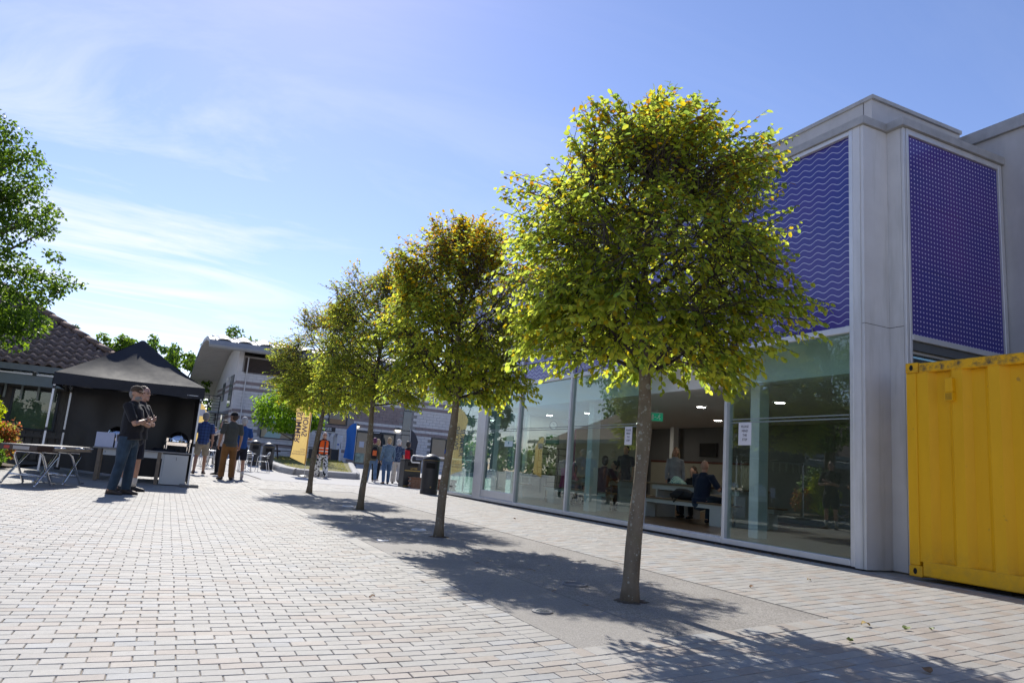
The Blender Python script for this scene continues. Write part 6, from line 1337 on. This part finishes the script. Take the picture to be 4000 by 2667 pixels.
HR_G = mat('grey hair', (.22, .205, .19), .75, vary=.3, scale=60, bump=.5, bscale=120); HR_B = mat('brown hair', (.07, .042, .025), .7, vary=.3, scale=60, bump=.5, bscale=120); HR_K = mat('black hair', (.012, .010, .010), .6, vary=.3, scale=60); HR_BL = mat('blond hair', (.33, .235, .13), .7, vary=.25, scale=60, bump=.5, bscale=120); HR_P = mat('purple hair', (.10, .012, .055), .6, vary=.2, scale=60); HR_W = mat('silver hair', (.46, .45, .44), .7, vary=.2, scale=60, bump=.5, bscale=120)
K_TEE = cloth('black tee', (.014, .014, .017)); JEANS = cloth('blue jeans', (.030, .052, .080), .35, 7); NAVY = cloth('navy shorts', (.018, .02, .034)); OLIVE = cloth('olive shirt', (.085, .088, .078), .15, 6); TAN = cloth('tan trousers', (.24, .115, .04), .2, 6); KHAKI = cloth('khaki shorts', (.33, .28, .20)); DENIM = cloth('denim jacket', (.10, .155, .22), .3, 9); LJEAN = cloth('light jeans', (.12, .19, .30), .3, 8); WHITE = cloth('white cotton', (.62, .60, .57)); BLUE = cloth('blue jersey', (.02, .075, .26)); KHJ = cloth('khaki jacket', (.14, .125, .085))
PLAID = m_plaid('blue plaid', (.035, .075, .21), (.015, .025, .075), .10); COW = m_spots('cow print', (.66, .66, .64), (.012, .012, .014), 12, .53); FLOR = m_spots('floral print', (.60, .57, .52), (.42, .28, .26), 22, .60); NPRINT = m_spots('navy print', (.02, .04, .09), (.12, .16, .24), 24, .56)
fR = lambda dx, dy: math.atan2(-dx, dy)         # rotation that faces (dx, dy)
# two men before the gazebo
person('man in black tee, jeans and brown cap standing with folded arms', (-.60, 13.72, gz(-.6, 13.7)), fR(.92, -.38), 1.80, K_TEE, JEANS, M_SHOEB, (HR_G, 'capped'), SK_T, 'cross', vox=.0095, belly=.045, hy=-.30, facial=HR_G, extras=chain(cap(cloth('brown cap', (.075, .05, .03))), watch), build=1.12, sole=M_SOLE, flare=.012)
person('man in dark shorts and white socks just behind the man in jeans', (-.52, 14.62, gz(-.52, 14.6)), fR(.94, -.30), 1.86, cloth('charcoal polo', (.018, .018, .022)), NAVY, M_SHOEK, (HR_B, 'short'), SK_L, 'cross', legs='short', vox=.0095, hy=-.25, socks=WHITE, build=1.08, sole=M_SOLE, belly=.02)
# terrace group
person('man in olive shirt, tan trousers and black cap seen from behind', (1.63, 22.4, gz(1.6, 22.4)), fR(-.25, 1), 1.93, OLIVE, TAN, M_SHOEB, (HR_B, 'capped'), SK_T, 'stand', vox=.014, hy=.55, extras=cap(K_TEE), build=1.08, flare=.02, belly=.02)
person('grey haired man in blue top and dark shorts beside the olive shirt', (2.02, 23.4, gz(2, 23.4)), fR(-.2, 1), 1.86, BLUE, NAVY, M_SHOEW, (HR_W, 'short'), SK_L, 'hold', legs='short', vox=.015, hy=-.4, socks=WHITE)
person('grey haired man in blue plaid shirt and khaki shorts at the gazebo corner', (1.02, 25.6, gz(1, 25.6)), fR(.1, 1), 1.97, PLAID, KHAKI, M_SHOEB, (HR_G, 'curly'), SK_T, 'stride', legs='short', vox=.015, hy=-.35, belly=.02)
person('person in pale flowered top standing beyond the olive shirted man', (1.62, 26.0, gz(1.6, 26)), fR(-.9, .5), 1.78, FLOR, cloth('black trousers', (.014, .014, .016)), M_SHOEK, (HR_B, 'curly'), SK_L, 'point', sleeve='long', vox=.016, fem=True, hy=.3)
person('dark haired person in black tee farther back on the terrace', (1.86, 35.6, gz(1.86, 35.6)), fR(.3, -1), 1.66, K_TEE, cloth('grey trousers', (.06, .06, .065)), M_SHOEK, (HR_K, 'short'), SK_L, 'hold', vox=.018, ht=-.3)
# woman with the orange vest
def vest(P, V, T, Hd, Rh, J, s):
    c = MB(); c.tube([T(0, .0, .92), T(0, .005, 1.06), T(0, .01, 1.22), T(0, .005, 1.36), T(0, -.006, 1.43)], [(.20 * s, .15 * s), (.185 * s, .15 * s), (.18 * s, .152 * s), (.182 * s, .142 * s), (.15 * s, .11 * s)], 14, hint=Y1); o = soft(c, 'vest', cloth('orange hi-vis', (.80, .115, .015), .06), P, .014, 2)
    for z in (1.02, 1.14): MB().tube([T(0, .002, z - .02), T(0, .002, z + .02)], [(.192 * s, .156 * s)] * 2, 20, hint=Y1, caps=False).build('reflective_band', mat('silver tape', (.65, .64, .58), .4), o)
    MB().obox(T(.0, .150, 1.16), (.05 * s, 0, 0), (0, .03, 0), (0, 0, .5 * s)).build('vest_opening', M_INK, o)
person('woman in orange hi-vis vest and cow print trousers walking past the last trunk', (5.86, 30.6, gz(5.8, 30.6)), fR(.12, -1), 1.86, cloth('black top', (.015, .015, .018)), COW, M_SHOEW, (HR_W, 'long'), SK_L, 'walk', sleeve='long', vox=.014, fem=True, flare=.05, extras=chain(vest, shades))
# group walking to the door
person('person with purple hair and black printed backpack over a khaki jacket', (7.45, 28.5, gz(7.4, 28.5)), fR(.1, 1), 1.76, KHJ, LJEAN, M_SHOEW, (HR_P, 'bun'), SK_L, 'walk', sleeve='long', vox=.015, fem=True, extras=backpack(K_TEE, mat('orange print', (.75, .14, .03), .7)))
person('fair haired companion right of the person with purple hair', (7.95, 29.8, gz(7.9, 29.8)), fR(.5, 1), 1.75, KHJ, cloth('black skirt trousers', (.015, .015, .017)), M_SHOEW, (HR_BL, 'bob'), SK_L, 'walk', sleeve='long', vox=.016, fem=True, hy=-.6)
person('short haired person in denim jacket and jeans seen from behind', (7.9, 28.0, gz(7.9, 28)), fR(0, 1), 1.80, DENIM, JEANS if False else cloth('mid blue jeans', (.06, .11, .20), .3, 8), M_SHOEB, (HR_BL, 'short'), SK_L, 'stride', sleeve='long', vox=.015, fem=True, build=1.12)
person('grey haired woman in navy print top and wide cream trousers', (8.70, 29.3, gz(8.7, 29.3)), fR(.35, 1), 1.80, NPRINT, cloth('cream trousers', (.50, .46, .42)), M_SHOEB, (HR_W, 'bob'), SK_L, 'walk', vox=.015, fem=True, flare=.045, hy=-.7, extras=shades)
def redtab(P, V, T, Hd, Rh, J, s):
    c = MB(); c.tube([T(0, .0, .95), T(0, .01, 1.2), T(0, .0, 1.40)], [(.19 * s, .15 * s), (.178 * s, .145 * s), (.16 * s, .118 * s)], 14, hint=Y1); soft(c, 'tabard', cloth('red tabard', (.55, .015, .03)), P, .016, 2)
person('man in red tabard over a black top behind the square bin', (9.2, 29.6, gz(9.2, 29.6)), fR(.9, .6), 1.77, K_TEE, cloth('dark trousers', (.015, .015, .018)), M_SHOEK, (HR_K, 'short'), SK_D, 'walk', sleeve='long', vox=.016, extras=redtab, hy=-.3)
person('person in bright blue top by the far window on the right', (17.6, 47.5, gz(17.6, 47.5)), fR(-1, -.4), 1.75, cloth('bright blue', (.01, .12, .5)), K_TEE, M_SHOEK, (HR_K, 'short'), SK_L, 'stand', vox=.02)
person('person in pale mauve top serving behind the cake stall', (9.15, 46.3, gz(9.1, 46.3)), fR(0, -1), 1.62, cloth('mauve top', (.35, .25, .36)), K_TEE, M_SHOEK, (HR_K, 'bun'), SK_L, 'hold', vox=.02) if False else None
# people inside the cafe, seated on benches at 0.46 m
FL = .10
person('bald man in navy tee seated with his back to the doorway', (10.50, 12.5, FL), fR(1, .12), 1.84, cloth('navy tee', (.016, .024, .05)), JEANS, M_SHOEK, (HR_G, 'bald'), SK_L, 'sit', vox=.013, hy=.35, build=1.15, belly=.02)
person('long haired woman in black seated across the table inside the doorway', (11.86, 14.3, FL), fR(-1, -.3), 1.70, cloth('black cardigan', (.016, .016, .018)), K_TEE, M_SHOEK, (HR_B, 'wide'), SK_L, 'sit', sleeve='long', vox=.014, fem=True, ht=-.35)
person('woman in pale grey shirt standing beyond the cafe table', (12.7, 16.2, FL), fR(-.6, -1), 1.78, cloth('pale blue shirt', (.30, .33, .38)), JEANS, M_SHOEK, (HR_BL, 'long'), SK_L, 'stand', sleeve='long', vox=.015, fem=True, hy=-.4)
person('man in maroon tee seated behind the nearest trunk', (10.05, 15.75, FL), fR(1, .3), 1.84, cloth('maroon tee', (.07, .012, .022)), JEANS, M_SHOEK, (HR_B, 'short'), SK_L, 'sit', vox=.015, hy=.6, build=1.1)
person('curly haired person seated across from the maroon tee', (11.45, 17.2, FL), fR(-1, -.2), 1.74, cloth('brown top', (.12, .08, .06)), K_TEE, M_SHOEK, (HR_K, 'curly'), SK_L, 'sit', vox=.016)
person('person in pink top with ponytail seated behind the middle window', (10.05, 17.65, FL), fR(1, .2), 1.76, cloth('pink top', (.46, .07, .17)), LJEAN, M_SHOEB, (HR_BL, 'pony'), SK_L, 'sit', sleeve='long', vox=.015, fem=True)
person('brown haired woman in grey seated across from the pink top', (11.45, 18.3, FL), fR(-1, -.1), 1.72, cloth('grey cardigan', (.10, .11, .125)), K_TEE, M_SHOEK, (HR_B, 'bob'), SK_L, 'sit', sleeve='long', vox=.016, fem=True)
person('man in dark clothes standing far inside behind the maroon tee', (12.7, 18.6, FL), fR(-1, -.6), 1.82, K_TEE, K_TEE, M_SHOEK, (HR_K, 'short'), SK_L, 'stand', vox=.018)
person('man in grey at the left side of the doorway opening inside', (11.0, 15.9, FL), fR(-1, .4), 1.7, OLIVE, K_TEE, M_SHOEK, (HR_B, 'short'), SK_L, 'stand', vox=.018) if False else None

# ---------------------------------------------------------------- turn the soft bodies into plain meshes
bpy.context.view_layer.update(); dg = bpy.context.evaluated_depsgraph_get(); done = []
for o in BAKE: done.append((o, bpy.data.meshes.new_from_object(o.evaluated_get(dg))))
for o, me in done:
    mats = list(o.data.materials); nm = o.data.name; old = o.data; o.modifiers.clear(); o.data = me; bpy.data.meshes.remove(old); me.name = nm
    if not len(me.materials):
        for m_ in mats: me.materials.append(m_)
    me.polygons.foreach_set('use_smooth', [True] * len(me.polygons))
for o in bpy.data.objects:
    for k in ('_w', '_hd'):
        if k in o: del o[k]
